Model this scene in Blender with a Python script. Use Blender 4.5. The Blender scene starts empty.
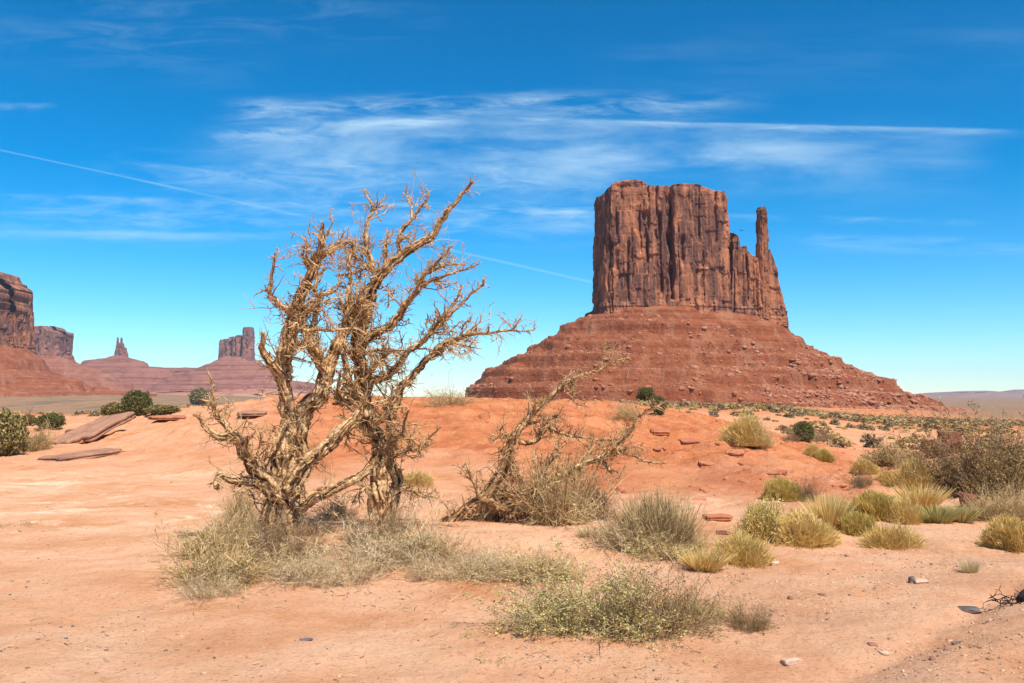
import bpy, bmesh, math, random
import numpy as np
C = bpy.context.scene.collection
R = math.radians
F = 910.0                       # focal length in pixels of the 1024 wide frame
CAM_Z = 1.6
PITCH = math.atan(52.5 / F)
SUN_EL, SUN_AZ = 58.0, 147.0    # azimuth clockwise from +Y (camera looks along +Y)

# ------------------------------------------------------------------ camera
cd = bpy.data.cameras.new('camera'); cam = bpy.data.objects.new('camera', cd); C.objects.link(cam)
cam.location = (0, 0, CAM_Z); cam.rotation_euler = (math.pi / 2 + PITCH, 0, 0)
cd.sensor_width = 36; cd.lens = F / 1024 * 36; cd.clip_start = .1; cd.clip_end = 90000
S = bpy.context.scene; S.camera = cam

def ray(u, v):
    xc, yc = (u - 512) / F, (341.5 - v) / F
    cp, sp = math.cos(PITCH), math.sin(PITCH)
    return np.array([xc, cp - yc * sp, sp + yc * cp])
def at(u, v, Y):
    d = ray(u, v); d = d / d[1] * Y
    return np.array([d[0], d[1], d[2] + CAM_Z])

# ------------------------------------------------------------------ world
W = bpy.data.worlds.new('World'); S.world = W; W.use_nodes = True
nt = W.node_tree; N = nt.nodes; L = nt.links; N.clear()
def node(t, **k):
    n = N.new(t)
    for a, b in k.items(): setattr(n, a, b)
    return n
def mth(op, a, b=None, c=None, clamp=False):
    n = N.new('ShaderNodeMath'); n.operation = op; n.use_clamp = clamp
    for i, x in enumerate((a, b, c)):
        if x is None: continue
        if isinstance(x, (int, float)): n.inputs[i].default_value = x
        else: L.new(x, n.inputs[i])
    return n.outputs[0]
def mapr(x, a, b, c=0., d=1.):
    n = N.new('ShaderNodeMapRange'); n.interpolation_type = 'SMOOTHSTEP'; L.new(x, n.inputs[0])
    for i, q in enumerate((a, b, c, d)): n.inputs[1 + i].default_value = q
    return n.outputs[0]
sky = node('ShaderNodeTexSky', sky_type='NISHITA', sun_disc=False)
sky.sun_elevation = R(SUN_EL); sky.sun_rotation = R(SUN_AZ); sky.altitude = 1700
sky.air_density = 1.0; sky.dust_density = .0; sky.ozone_density = 3.5
hs = node('ShaderNodeHueSaturation'); hs.inputs['Saturation'].default_value = 1.26; hs.inputs['Hue'].default_value = .488
hs.inputs['Value'].default_value = 1.0
tin = node('ShaderNodeMix', data_type='RGBA', blend_type='MULTIPLY'); tin.inputs[0].default_value = 1; tin.inputs[7].default_value = (.150, .166, .177, 1)   # the crisp blue of dry high-desert air
L.new(sky.outputs[0], tin.inputs[6])
gm = node('ShaderNodeGamma'); gm.inputs[1].default_value = 1.24; L.new(tin.outputs[2], gm.inputs[0])   # contrast about a radiance of 6
up6 = node('ShaderNodeMix', data_type='RGBA', blend_type='MULTIPLY'); up6.inputs[0].default_value = 1; up6.inputs[7].default_value = (6, 6, 6, 1)
L.new(gm.outputs[0], up6.inputs[6]); L.new(up6.outputs[2], hs.inputs['Color'])
tc = node('ShaderNodeTexCoord'); sx = node('ShaderNodeSeparateXYZ'); L.new(tc.outputs['Generated'], sx.inputs[0])
yy = mth('MAXIMUM', sx.outputs[1], .15)
A = mth('DIVIDE', sx.outputs[0], yy); E = mth('DIVIDE', sx.outputs[2], yy)
def cloud_noise(scale, sa, se, rot=0., detail=6, rough=.6, off=0., dist=0.):
    cb = node('ShaderNodeCombineXYZ'); L.new(A, cb.inputs[0]); L.new(E, cb.inputs[1]); cb.inputs[2].default_value = off
    mp = node('ShaderNodeMapping'); L.new(cb.outputs[0], mp.inputs[0])
    mp.inputs['Rotation'].default_value = (0, 0, rot); mp.inputs['Scale'].default_value = (sa, se, 1)
    nz = node('ShaderNodeTexNoise'); nz.inputs['Scale'].default_value = scale; nz.inputs['Detail'].default_value = detail
    nz.inputs['Roughness'].default_value = rough; nz.inputs['Distortion'].default_value = dist
    L.new(mp.outputs[0], nz.inputs['Vector']); return nz.outputs[0]
warp = mth('MULTIPLY', mth('SUBTRACT', cloud_noise(4, 1, 2, off=7.), .5), .035)
n_fine = mapr(cloud_noise(11, 1, 6, .08, 9, .66, 2., .5), .36, .76)
n_soft = mapr(cloud_noise(5, 1, 4, .10, 6, .6, 5., .4), .34, .7)
n_wisp = mapr(cloud_noise(9, 1, 5.5, -.12, 9, .66, 9., .8), .40, .76)
n_ray = mapr(cloud_noise(6, 1, 7, .22, 6, .55, 12.), .34, .74)
total = None
def streak(u0, v0, u1, v1, up, dn, k, nz=None, wp=1., w0=.15, w1=.15):
    """a long wisp of cirrus: fixed in the sky by the directions of its two ends"""
    global total
    d0, d1 = ray(u0, v0), ray(u1, v1)
    a0, e0, a1, e1 = d0[0] / d0[1], d0[2] / d0[1], d1[0] / d1[1], d1[2] / d1[1]
    s = mth('DIVIDE', mth('SUBTRACT', A, a0), a1 - a0)
    de = mth('SUBTRACT', mth('SUBTRACT', E, e0), mth('MULTIPLY', s, e1 - e0))
    if wp: de = mth('ADD', de, mth('MULTIPLY', warp, wp))
    g = mth('MULTIPLY', mapr(de, -dn / F, 0), mapr(de, 0, up / F, 1, 0))
    g = mth('MULTIPLY', g, mth('MULTIPLY', mapr(s, 0, w0), mapr(s, 1 - w1, 1, 1, 0)))
    if nz is not None: g = mth('MULTIPLY', g, nz)
    g = mth('MULTIPLY', g, k)
    total = g if total is None else mth('ADD', total, g)
streak(150, 158, 1010, 158, 55, 60, .15, n_soft, 1., .25, .2)
streak(195, 112, 800, 99, 18, 32, .44, n_fine, 1.0, .12, .3)
streak(180, 140, 520, 118, 10, 16, .5, n_wisp, 1.0, .2, .3)
streak(400, 117, 1035, 131, 4, 14, .36, n_wisp, .2, .3, .12)
streak(500, 119, 1035, 131, 2.5, 7, .20, None, .15, .3, .15)
streak(300, 125, 1010, 140, 10, 90, .15, n_ray, .6, .3, .12)
streak(150, 150, 900, 150, 40, 70, .26, n_soft, 1., .25, .25)
streak(60, 165, 700, 190, 30, 60, .30, n_wisp, 1., .25, .25)
streak(-60, 137, 200, 193, 1.5, 1.6, .14, None, .05, .1, .2)
streak(120, 176, 340, 224, 2.4, 2.6, .1, None, .05, .2, .3)
streak(420, 243, 605, 285, 2.2, 2.2, .16, None, .05, .2, .1)
streak(-100, 193, 640, 212, 4, 9, .28, n_fine, .2, .1, .1)
streak(-100, 231, 340, 237, 5, 9, .24, n_soft, .1, .1, .25)
streak(-50, 213, 700, 216, 25, 40, .30, n_fine, .5, .15, .15)
streak(760, 238, 1150, 248, 10, 18, .24, n_fine, .4, .2, .1)
streak(930, 308, 1150, 312, 4, 6, .25, n_soft, .2, .2, .1)
streak(640, 214, 1000, 222, 4, 9, .2, n_fine, .2, .1, .2)
streak(40, 5, 480, 8, 40, 55, .09, n_wisp, 1.5, .2, .3)
streak(-60, 20, 300, 60, 30, 60, .08, n_wisp, 1.5, .2, .3)
streak(-40, 104, 60, 108, 6, 6, .3, n_soft, 1., .2, .2)
streak(560, 60, 1100, 40, 40, 60, .05, n_ray, 1., .2, .2)
front = mapr(sx.outputs[1], .15, .35)
alpha = mth('MINIMUM', mth('MULTIPLY', total, front), .75)
mix = node('ShaderNodeMix', data_type='RGBA'); L.new(alpha, mix.inputs[0]); L.new(hs.outputs[0], mix.inputs[6])
mix.inputs[7].default_value = (5.0, 6.6, 7.4, 1)
bg = node('ShaderNodeBackground'); bg.inputs[1].default_value = .112; L.new(mix.outputs[2], bg.inputs[0])
wo = node('ShaderNodeOutputWorld'); L.new(bg.outputs[0], wo.inputs[0])

# ------------------------------------------------------------------ sun, exposure
sd = bpy.data.lights.new('sun', 'SUN'); sd.energy = 5.0; sd.angle = R(.53); sd.color = (1, .945, .86)
so = bpy.data.objects.new('sun', sd); C.objects.link(so)
so.rotation_euler = (R(90 - SUN_EL), 0, R(180 - SUN_AZ)); so.location = (60, -40, 80)
S.view_settings.view_transform = 'Standard'; S.view_settings.look = 'None'
S.view_settings.exposure = 0.5; S.view_settings.gamma = 1; S.view_settings.use_curve_mapping = False
S.cycles.max_bounces = 6; S.cycles.diffuse_bounces = 3; S.cycles.transparent_max_bounces = 6; S.cycles.volume_bounces = 0

# ------------------------------------------------------------------ noise
_rs = np.random.RandomState(11)
_perm = _rs.permutation(256); _perm = np.concatenate([_perm, _perm, _perm])
_grad = _rs.normal(size=(256, 3)); _grad /= np.linalg.norm(_grad, axis=1)[:, None]
def perlin(x, y, z=0.):
    x, y, z = np.broadcast_arrays(np.asarray(x, float), np.asarray(y, float), np.asarray(z, float))
    xi, yi, zi = np.floor(x).astype(int), np.floor(y).astype(int), np.floor(z).astype(int)
    xf, yf, zf = x - xi, y - yi, z - zi
    xi &= 255; yi &= 255; zi &= 255
    f = lambda t: t * t * t * (t * (t * 6 - 15) + 10)
    U, V, Wt = f(xf), f(yf), f(zf)
    def g(a, b, c):
        h = _perm[_perm[_perm[xi + a] + yi + b] + zi + c]
        q = _grad[h]
        return q[..., 0] * (xf - a) + q[..., 1] * (yf - b) + q[..., 2] * (zf - c)
    l = lambda a, b, t: a + (b - a) * t
    return 1.5 * l(l(l(g(0, 0, 0), g(1, 0, 0), U), l(g(0, 1, 0), g(1, 1, 0), U), V),
                   l(l(g(0, 0, 1), g(1, 0, 1), U), l(g(0, 1, 1), g(1, 1, 1), U), V), Wt)
def fbm(x, y, z=0., o=4, g=.5):
    s = 0.; a = 1.; k = 1.
    for i in range(o):
        s = s + a * perlin(np.asarray(x) * k + 17.3 * i, np.asarray(y) * k + 5.1 * i, np.asarray(z) * k + 9.7 * i); a *= g; k *= 2.03
    return s
def sstep(x, a, b):
    t = np.clip((np.asarray(x, float) - a) / (b - a), 0, 1); return t * t * (3 - 2 * t)

# ------------------------------------------------------------------ materials
def material(name):
    m = bpy.data.materials.new(name); m.use_nodes = True
    t = m.node_tree; t.nodes.clear()
    b = t.nodes.new('ShaderNodeBsdfPrincipled'); o = t.nodes.new('ShaderNodeOutputMaterial')
    t.links.new(b.outputs[0], o.inputs[0]); b.inputs['Roughness'].default_value = .9
    b.inputs['Specular IOR Level'].default_value = .15
    return m, t, b
class NT:
    def __init__(s, t): s.t = t
    def n(s, ty, **k):
        q = s.t.nodes.new(ty)
        for a, b in k.items(): setattr(q, a, b)
        return q
    def l(s, a, b): s.t.links.new(a, b)
    def pos(s, scale=(1, 1, 1), kind='geo'):
        if kind == 'geo': o = s.n('ShaderNodeNewGeometry').outputs['Position']
        else: o = s.n('ShaderNodeTexCoord').outputs['Object']
        m = s.n('ShaderNodeMapping'); s.l(o, m.inputs[0]); m.inputs['Scale'].default_value = scale
        return m.outputs[0]
    def noise(s, vec, scale, detail=5, rough=.55, dist=0.):
        q = s.n('ShaderNodeTexNoise'); q.inputs['Scale'].default_value = scale; q.inputs['Detail'].default_value = detail
        q.inputs['Roughness'].default_value = rough; q.inputs['Distortion'].default_value = dist; s.l(vec, q.inputs['Vector']); return q.outputs[0]
    def vor(s, vec, scale, feat='F1'):
        q = s.n('ShaderNodeTexVoronoi'); q.feature = feat; q.inputs['Scale'].default_value = scale; s.l(vec, q.inputs['Vector']); return q.outputs[0]
    def ramp(s, fac, stops):
        q = s.n('ShaderNodeValToRGB'); e = q.color_ramp.elements
        while len(e) < len(stops): e.new(.5)
        for i, (p, c) in enumerate(stops):
            e[i].position = p; e[i].color = (*c, 1) if len(c) == 3 else c
        s.l(fac, q.inputs[0]); return q.outputs[0]
    def mr(s, x, a, b, c=0., d=1.):
        q = s.n('ShaderNodeMapRange'); q.interpolation_type = 'SMOOTHSTEP'; s.l(x, q.inputs[0])
        for i, w in enumerate((a, b, c, d)): q.inputs[1 + i].default_value = w
        return q.outputs[0]
    def math(s, op, a, b):
        q = s.n('ShaderNodeMath'); q.operation = op
        for i, x in enumerate((a, b)):
            if isinstance(x, (int, float)): q.inputs[i].default_value = x
            else: s.l(x, q.inputs[i])
        return q.outputs[0]
    def mix(s, fac, a, b, mode='MIX'):
        q = s.n('ShaderNodeMix', data_type='RGBA', blend_type=mode)
        for i, x in ((0, fac), (6, a), (7, b)):
            if isinstance(x, (int, float)): q.inputs[i].default_value = x
            elif isinstance(x, tuple): q.inputs[i].default_value = (*x, 1)
            else: s.l(x, q.inputs[i])
        return q.outputs[2]
    def bump(s, h, b, strength=.5, dist=.1, prev=None):
        q = s.n('ShaderNodeBump'); q.inputs['Strength'].default_value = strength; q.inputs['Distance'].default_value = dist
        s.l(h, q.inputs['Height'])
        if prev is not None: s.l(prev, q.inputs['Normal'])
        if b is not None: s.l(q.outputs[0], b.inputs['Normal'])
        return q.outputs[0]

def mat_ground():
    m, t, b = material('desert_sand'); k = NT(t)
    at_ = k.n('ShaderNodeVertexColor', layer_name='zones'); sp = k.n('ShaderNodeSeparateColor'); k.l(at_.outputs[0], sp.inputs[0])
    red, pale, plain = sp.outputs[0], sp.outputs[1], sp.outputs[2]
    grav = at_.outputs[1]
    P = k.pos()
    n1 = k.noise(P, .7, 7, .62, .4); n2 = k.noise(P, 4.5, 6, .65); n3 = k.noise(P, 34, 4, .7)
    sand = k.ramp(n1, [(.30, (.53, .225, .095)), (.46, (.65, .325, .175)), (.60, (.72, .405, .245)), (.75, (.57, .245, .105))])
    sand = k.mix(k.mr(n2, .35, .75, 0, .35), sand, (.72, .405, .225))
    rd = k.ramp(k.noise(P, .9, 8, .66, .6), [(.28, (.31, .082, .032)), (.46, (.47, .15, .060)), (.62, (.57, .225, .10)), (.8, (.38, .10, .038))])
    rd = k.mix(k.mr(n2, .52, .7, 0, .5), rd, (.53, .24, .12))
    col = k.mix(red, sand, rd)
    col = k.mix(k.math('MULTIPLY', pale, k.math('MULTIPLY', k.mr(k.noise(k.pos((.8, 1, 1)), 1.1, 9, .72, 1.2), .47, .64), k.mr(k.noise(P, .33, 3, .5), .36, .52))), col, (.78, .56, .37))
    gc = k.ramp(k.vor(P, 28), [(0, (.30, .17, .11)), (.35, (.46, .25, .15)), (.8, (.58, .34, .21))])
    col = k.mix(k.math('MULTIPLY', grav, .55), col, gc)
    far = k.ramp(k.noise(k.pos((.0045, .0010, .002)), 2.2, 9, .74), [(.36, (.13, .105, .07)), (.45, (.21, .15, .095)), (.52, (.33, .175, .095)), (.57, (.17, .13, .085)), (.66, (.40, .20, .105))])
    col = k.mix(plain, col, far)
    spk = k.mr(n3, .54, .66)
    col = k.mix(k.math('MULTIPLY', spk, .45), col, (.25, .115, .06))
    n4 = k.noise(P, 15, 8, .8)
    col = k.mix(k.math('MULTIPLY', k.mr(n4, .54, .66), .45), col, (.68, .43, .27))
    col = k.mix(k.math('MULTIPLY', k.mr(n4, .32, .45, 1, 0), .36), col, (.40, .18, .085))
    k.l(col, b.inputs['Base Color'])
    h = k.bump(k.noise(P, 2.6, 8, .66), None, .75, .07)
    h = k.bump(n4, None, .8, .04, h)
    h = k.bump(n3, None, .5, .012, h)
    k.bump(k.vor(P, 60), b, .3, .006, h)
    b.inputs['Roughness'].default_value = 1; b.inputs['Specular IOR Level'].default_value = 0
    return m

def mat_cliff(name, light, dark, s=1., strata=.05):
    m, t, b = material(name); k = NT(t)
    big = k.noise(k.pos((s, s, s * .5)), .035, 5, .6, .6)
    st1 = k.noise(k.pos((s, s, s * .10)), .16, 7, .66, .3)
    st2 = k.noise(k.pos((s, s, s * .09)), .30, 6, .62, .5)
    lay = k.noise(k.pos((s * .02, s * .02, s)), .35, 6, .7)
    c = k.ramp(st1, [(.30, tuple(x * .62 for x in light)), (.5, light), (.7, tuple(min(1, x * 1.35) for x in light))])
    var = k.math('MULTIPLY', k.mr(big, .40, .54), k.mr(st2, .28, .56))
    c = k.mix(k.math('MULTIPLY', var, .92), c, dark)
    c = k.mix(k.math('MULTIPLY', k.mr(st1, .54, .64), .35), c, dark)
    c = k.mix(k.math('MULTIPLY', k.mr(lay, .55, .72), .35), c, tuple(x * .6 for x in light))
    c = k.mix(k.math('MULTIPLY', k.mr(k.noise(k.pos((s, s, s * .6)), .09, 4, .6, 1.), .62, .74), .7), c, tuple(min(1, x * 1.7) for x in light))
    k.l(c, b.inputs['Base Color'])
    h = k.bump(st2, None, .6, 1.1)
    h = k.bump(k.noise(k.pos((s, s, s)), .5, 7, .65), None, .6, 1.2, h)
    k.bump(lay, b, .4, .9, h)
    return m

def mat_talus(name, cols, s=1., zs=.16):
    m, t, b = material(name); k = NT(t)
    lay = k.noise(k.pos((.016 * s, .016 * s, s)), zs, 7, .7, .5)
    c = k.ramp(lay, [(.30, cols[0]), (.45, cols[1]), (.56, cols[2]), (.70, cols[0])])
    rub = k.noise(k.pos((s, s, s)), .12, 8, .72, .2)
    c = k.mix(k.math('MULTIPLY', k.mr(rub, .52, .68), .55), c, cols[3])
    gl = k.noise(k.pos((s, s, s * .22)), .045, 6, .66, .6)
    c = k.mix(k.math('MULTIPLY', k.mr(gl, .50, .62), .45), c, cols[3])
    c = k.mix(k.math('MULTIPLY', k.mr(gl, .34, .46, 1, 0), .45), c, tuple(x * .7 for x in cols[0]))
    v = k.vor(k.pos((s, s, s)), .33)
    c = k.mix(k.math('MULTIPLY', k.mr(v, .0, .28, 1, 0), .35), c, cols[3])
    c = k.mix(k.math('MULTIPLY', k.mr(k.noise(k.pos((s, s, s)), .7, 5, .7), .55, .7), .4), c, tuple(x * .5 for x in cols[0]))
    k.l(c, b.inputs['Base Color'])
    h = k.bump(rub, None, .8, 3.5)
    h = k.bump(v, None, .5, 1.4, h)
    k.bump(k.noise(k.pos((s, s, s)), 1.1, 6, .7), b, .7, 1.2, h)
    return m

def mat_rock(name, a, c2, s=1.):
    m, t, b = material(name); k = NT(t)
    P = k.pos((s, s, s))
    n1 = k.noise(P, 1.6, 7, .65, .3); n2 = k.noise(P, 14, 5, .7)
    c = k.ramp(n1, [(.3, c2), (.5, a), (.72, tuple(min(1, x * 1.25) for x in a))])
    c = k.mix(k.math('MULTIPLY', k.mr(n2, .5, .72), .5), c, c2)
    k.l(c, b.inputs['Base Color'])
    h = k.bump(n1, None, .5, .08); k.bump(n2, b, .6, .02, h)
    return m

def mat_foliage(name, stops, trans=.2):
    m, t, b = material(name); k = NT(t)
    a = k.n('ShaderNodeAttribute', attribute_name='tint')
    oi = k.n('ShaderNodeObjectInfo')
    f = k.math('ADD', a.outputs['Fac'], k.math('MULTIPLY', k.math('SUBTRACT', oi.outputs['Random'], .5), .25))
    c = k.ramp(f, stops)
    k.l(c, b.inputs['Base Color'])
    if trans:
        tr = k.n('ShaderNodeBsdfTranslucent'); k.l(c, tr.inputs[0]); mx = k.n('ShaderNodeMixShader'); mx.inputs[0].default_value = trans
        o = [q for q in t.nodes if q.type == 'OUTPUT_MATERIAL'][0]
        k.l(b.outputs[0], mx.inputs[1]); k.l(tr.outputs[0], mx.inputs[2]); k.l(mx.outputs[0], o.inputs[0])
    return m

def mat_wood():
    m, t, b = material('weathered_wood'); k = NT(t)
    P = k.pos()
    n1 = k.noise(P, 7, 7, .65, .8); n2 = k.noise(P, 42, 5, .7, .5)
    bk = k.n('ShaderNodeAttribute', attribute_name='tint').outputs['Fac']
    c = k.ramp(bk, [(.20, (.07, .034, .015)), (.38, (.33, .175, .072)), (.56, (.66, .40, .185)), (.9, (.74, .51, .28))])
    c = k.mix(k.math('MULTIPLY', k.mr(n1, .46, .62), .35), c, (.40, .235, .12))
    c = k.mix(k.math('MULTIPLY', k.mr(n2, .50, .62), .75), c, (.085, .042, .02))
    k.l(c, b.inputs['Base Color'])
    h = k.bump(n1, None, .7, .03); k.bump(n2, b, .8, .012, h)
    return m

_c = lambda *q: [(i / (len(q) - 1), x) for i, x in enumerate(q)]
M = dict(
    ground=mat_ground(), wood=mat_wood(),
    twig=mat_foliage('dead_twig', _c((.22, .115, .05), (.50, .295, .135), (.68, .445, .225)), 0),
    cliff=mat_cliff('red_sandstone', (.39, .155, .078), (.10, .049, .039)),
    talus=mat_talus('red_scree', [(.17, .048, .020), (.295, .090, .038), (.23, .066, .028), (.39, .19, .105)]),
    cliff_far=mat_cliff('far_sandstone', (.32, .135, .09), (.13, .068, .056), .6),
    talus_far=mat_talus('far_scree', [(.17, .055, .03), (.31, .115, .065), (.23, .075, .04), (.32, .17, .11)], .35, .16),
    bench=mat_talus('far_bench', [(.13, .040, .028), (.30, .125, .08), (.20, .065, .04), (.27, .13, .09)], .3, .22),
    slab=mat_rock('slab_rock', (.36, .185, .115), (.20, .10, .065)),
    redslab=mat_rock('red_slab', (.44, .165, .08), (.27, .09, .042)),
    darkrock=mat_rock('dark_rock', (.22, .085, .05), (.07, .032, .025)),
    palerock=mat_rock('pale_rock', (.56, .37, .26), (.40, .24, .15)),
    greyrock=mat_rock('grey_rock', (.17, .13, .115), (.08, .065, .06), 3),
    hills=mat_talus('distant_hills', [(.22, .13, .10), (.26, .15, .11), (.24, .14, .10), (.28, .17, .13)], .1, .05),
    rabbit=mat_foliage('rabbitbrush', _c((.44, .285, .085), (.76, .53, .18), (.88, .68, .31))),
    rabbitg=mat_foliage('rabbitbrush_green', _c((.36, .25, .06), (.66, .48, .135), (.80, .62, .23))),
    seed=mat_foliage('seed_heads', _c((.52, .40, .14), (.64, .53, .22), (.74, .64, .33))),
    greybrush=mat_foliage('grey_brush', _c((.27, .17, .07), (.53, .37, .17), (.72, .53, .28)), .1),
    tanbrush=mat_foliage('tan_brush', _c((0.36, 0.25, 0.13), (0.56, 0.41, 0.23), (0.7, 0.55, 0.33)), 0.1),
    brown=mat_foliage('brown_brush', _c((0.17, 0.1, 0.05), (0.34, 0.215, 0.11), (0.48, 0.33, 0.18)), 0.1),
    olive=mat_foliage('olive_leaf', _c((.16, .10, .035), (.34, .23, .08), (.50, .36, .13))),
    green=mat_foliage('sage_leaf', _c((.24, .20, .055), (.51, .43, .15), (.70, .59, .27))),
    darkolive=mat_foliage('dark_olive_leaf', _c((.11, .09, .035), (.25, .20, .075), (.40, .31, .12))),
    juniper=mat_foliage('juniper_leaf', _c((.055, .058, .02), (.125, .125, .042), (.22, .20, .075))),
    straw=mat_foliage('straw', [(0, (.50, .36, .17)), (.5, (.64, .50, .27)), (1, (.74, .62, .38))]),
    sage=mat_foliage('plain_sage', _c((.15, .115, .062), (.26, .20, .11), (.39, .30, .17))),
    yellow=mat_foliage('plain_yellow', [(0, (.32, .22, .07)), (.5, (.44, .32, .11)), (1, (.54, .42, .17))]),
    black=mat_rock('shade_and_bird', (.03, .024, .022), (.015, .013, .012), 6),  # near-black of the bird and of the shape standing in for shadow
)

# ------------------------------------------------------------------ mesh helpers
def mesh(name, V, Q, T=None, tint=None, mat=None, smooth=False):
    me = bpy.data.meshes.new(name)
    V = np.asarray(V, np.float32); Q = np.zeros((0, 4), np.int32) if Q is None else np.asarray(Q, np.int32).reshape(-1, 4)
    T = np.zeros((0, 3), np.int32) if T is None else np.asarray(T, np.int32).reshape(-1, 3)
    me.vertices.add(len(V)); me.vertices.foreach_set('co', V.ravel())
    li = np.concatenate([Q.ravel(), T.ravel()]).astype(np.int32)
    me.loops.add(len(li)); me.loops.foreach_set('vertex_index', li)
    me.polygons.add(len(Q) + len(T))
    st = np.concatenate([np.arange(len(Q)) * 4, len(Q) * 4 + np.arange(len(T)) * 3]).astype(np.int32)
    me.polygons.foreach_set('loop_start', st)
    if smooth: me.polygons.foreach_set('use_smooth', np.ones(len(st), bool))
    if tint is not None:
        a = me.attributes.new('tint', 'FLOAT', 'POINT'); a.data.foreach_set('value', np.asarray(tint, np.float32))
    me.update(calc_edges=True); me.validate()
    if mat: me.materials.append(mat)
    return me
def link(name, me, parent=None, loc=(0, 0, 0), rz=0, sc=1.):
    o = bpy.data.objects.new(name, me); C.objects.link(o)
    o.location = loc; o.rotation_euler = (0, 0, rz); o.scale = (sc, sc, sc) if isinstance(sc, (int, float)) else sc
    if parent: o.parent = parent
    return o
def tag(o, label=None, cat=None, group=None, kind=None):
    for k, v in (('label', label), ('category', cat), ('group', group), ('kind', kind)):
        if v: o[k] = v
    return o
def thing(name, label, cat, loc=(0, 0, 0), group=None):
    return tag(link(name, None, None, loc), label, cat, group)
def merge(parts):
    V, Q, T, n = [], [], [], 0
    for v, q, tn in parts:
        V.append(v); Q.append(np.asarray(q) + n); T.append(tn); n += len(v)
    return np.concatenate(V), np.concatenate(Q), np.concatenate(T)
def grid_quads(nr, nc, wrap=False):
    i = np.arange(nr - 1)[:, None]; j = np.arange(nc if wrap else nc - 1)[None, :]
    jn = (j + 1) % nc
    return np.stack([i * nc + j, i * nc + jn, (i + 1) * nc + jn, (i + 1) * nc + j], -1).reshape(-1, 4)

# ------------------------------------------------------------------ terrain
LY = np.log([2, 20, 40, 60, 90, 150, 300, 700, 1500, 3000, 7000, 20000])
COLS = [-300, 100, 220, 400, 600, 750, 900, 1000, 1300]
TAB = np.array([
    [0, .05, .30, .30, -1, -8, -25, -38, -26, 13, 10, -50],
    [0, .05, .35, .30, -.5, -6, -22, -38, -28, 6, 8, -50],
    [0, .05, .90, .80, .1, -5, -20, -38, -36, -20, 0, -50],
    [0, 0, .90, .80, .5, .2, -3, -15, -30, -45, -48, -50],
    [0, 0, .80, .80, .5, .2, -1, -4, -8, -30, -45, -50],
    [0, 0, .20, .40, .0, -.5, -2.5, -8, -14, -35, -45, -50],
    [0, 0, -.1, -.5, -1.4, -2.5, -6.3, -12, -20, -38, -45, -50],
    [0, 0, -.2, -.7, -1.6, -3, -7.5, -17, -28, -40, -45, -50],
    [0, 0, -.2, -.7, -1.6, -3, -7.5, -17, -28, -40, -45, -50]], float)
MU = [-300, 0, 100, 160, 220, 270, 400, 500, 600, 680, 740, 800, 860, 1300]
MH = [.2, .35, .5, .85, 1.15, 1.40, 1.42, 1.38, 1.25, 1.02, .66, .30, .05, 0]
MC = [42, 40, 38, 36, 34, 33, 32, 31, 30, 28, 25, 22, 19, 18]
MF = [24, 22, 20, 18.5, 17, 16, 15.5, 15.5, 15.5, 15, 14, 13, 12, 12]
def polar(x, y):
    r = np.hypot(x, y); th = np.arctan2(x, y)
    tc_ = np.clip(th, -R(40), R(40))
    return 512 + F * np.tan(tc_), r * np.cos(tc_)
def mound_t(u, Y):
    yc, yf = np.interp(u, MU, MC), np.interp(u, MU, MF)
    t = (Y - yf) / (yc - yf)
    w = np.where(t < 1, np.sin(np.pi / 2 * np.clip(t, 0, 1)) ** 1.25, np.exp(-np.clip((Y - yc) / 12, 0, 9) ** 2))
    return t, w
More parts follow.
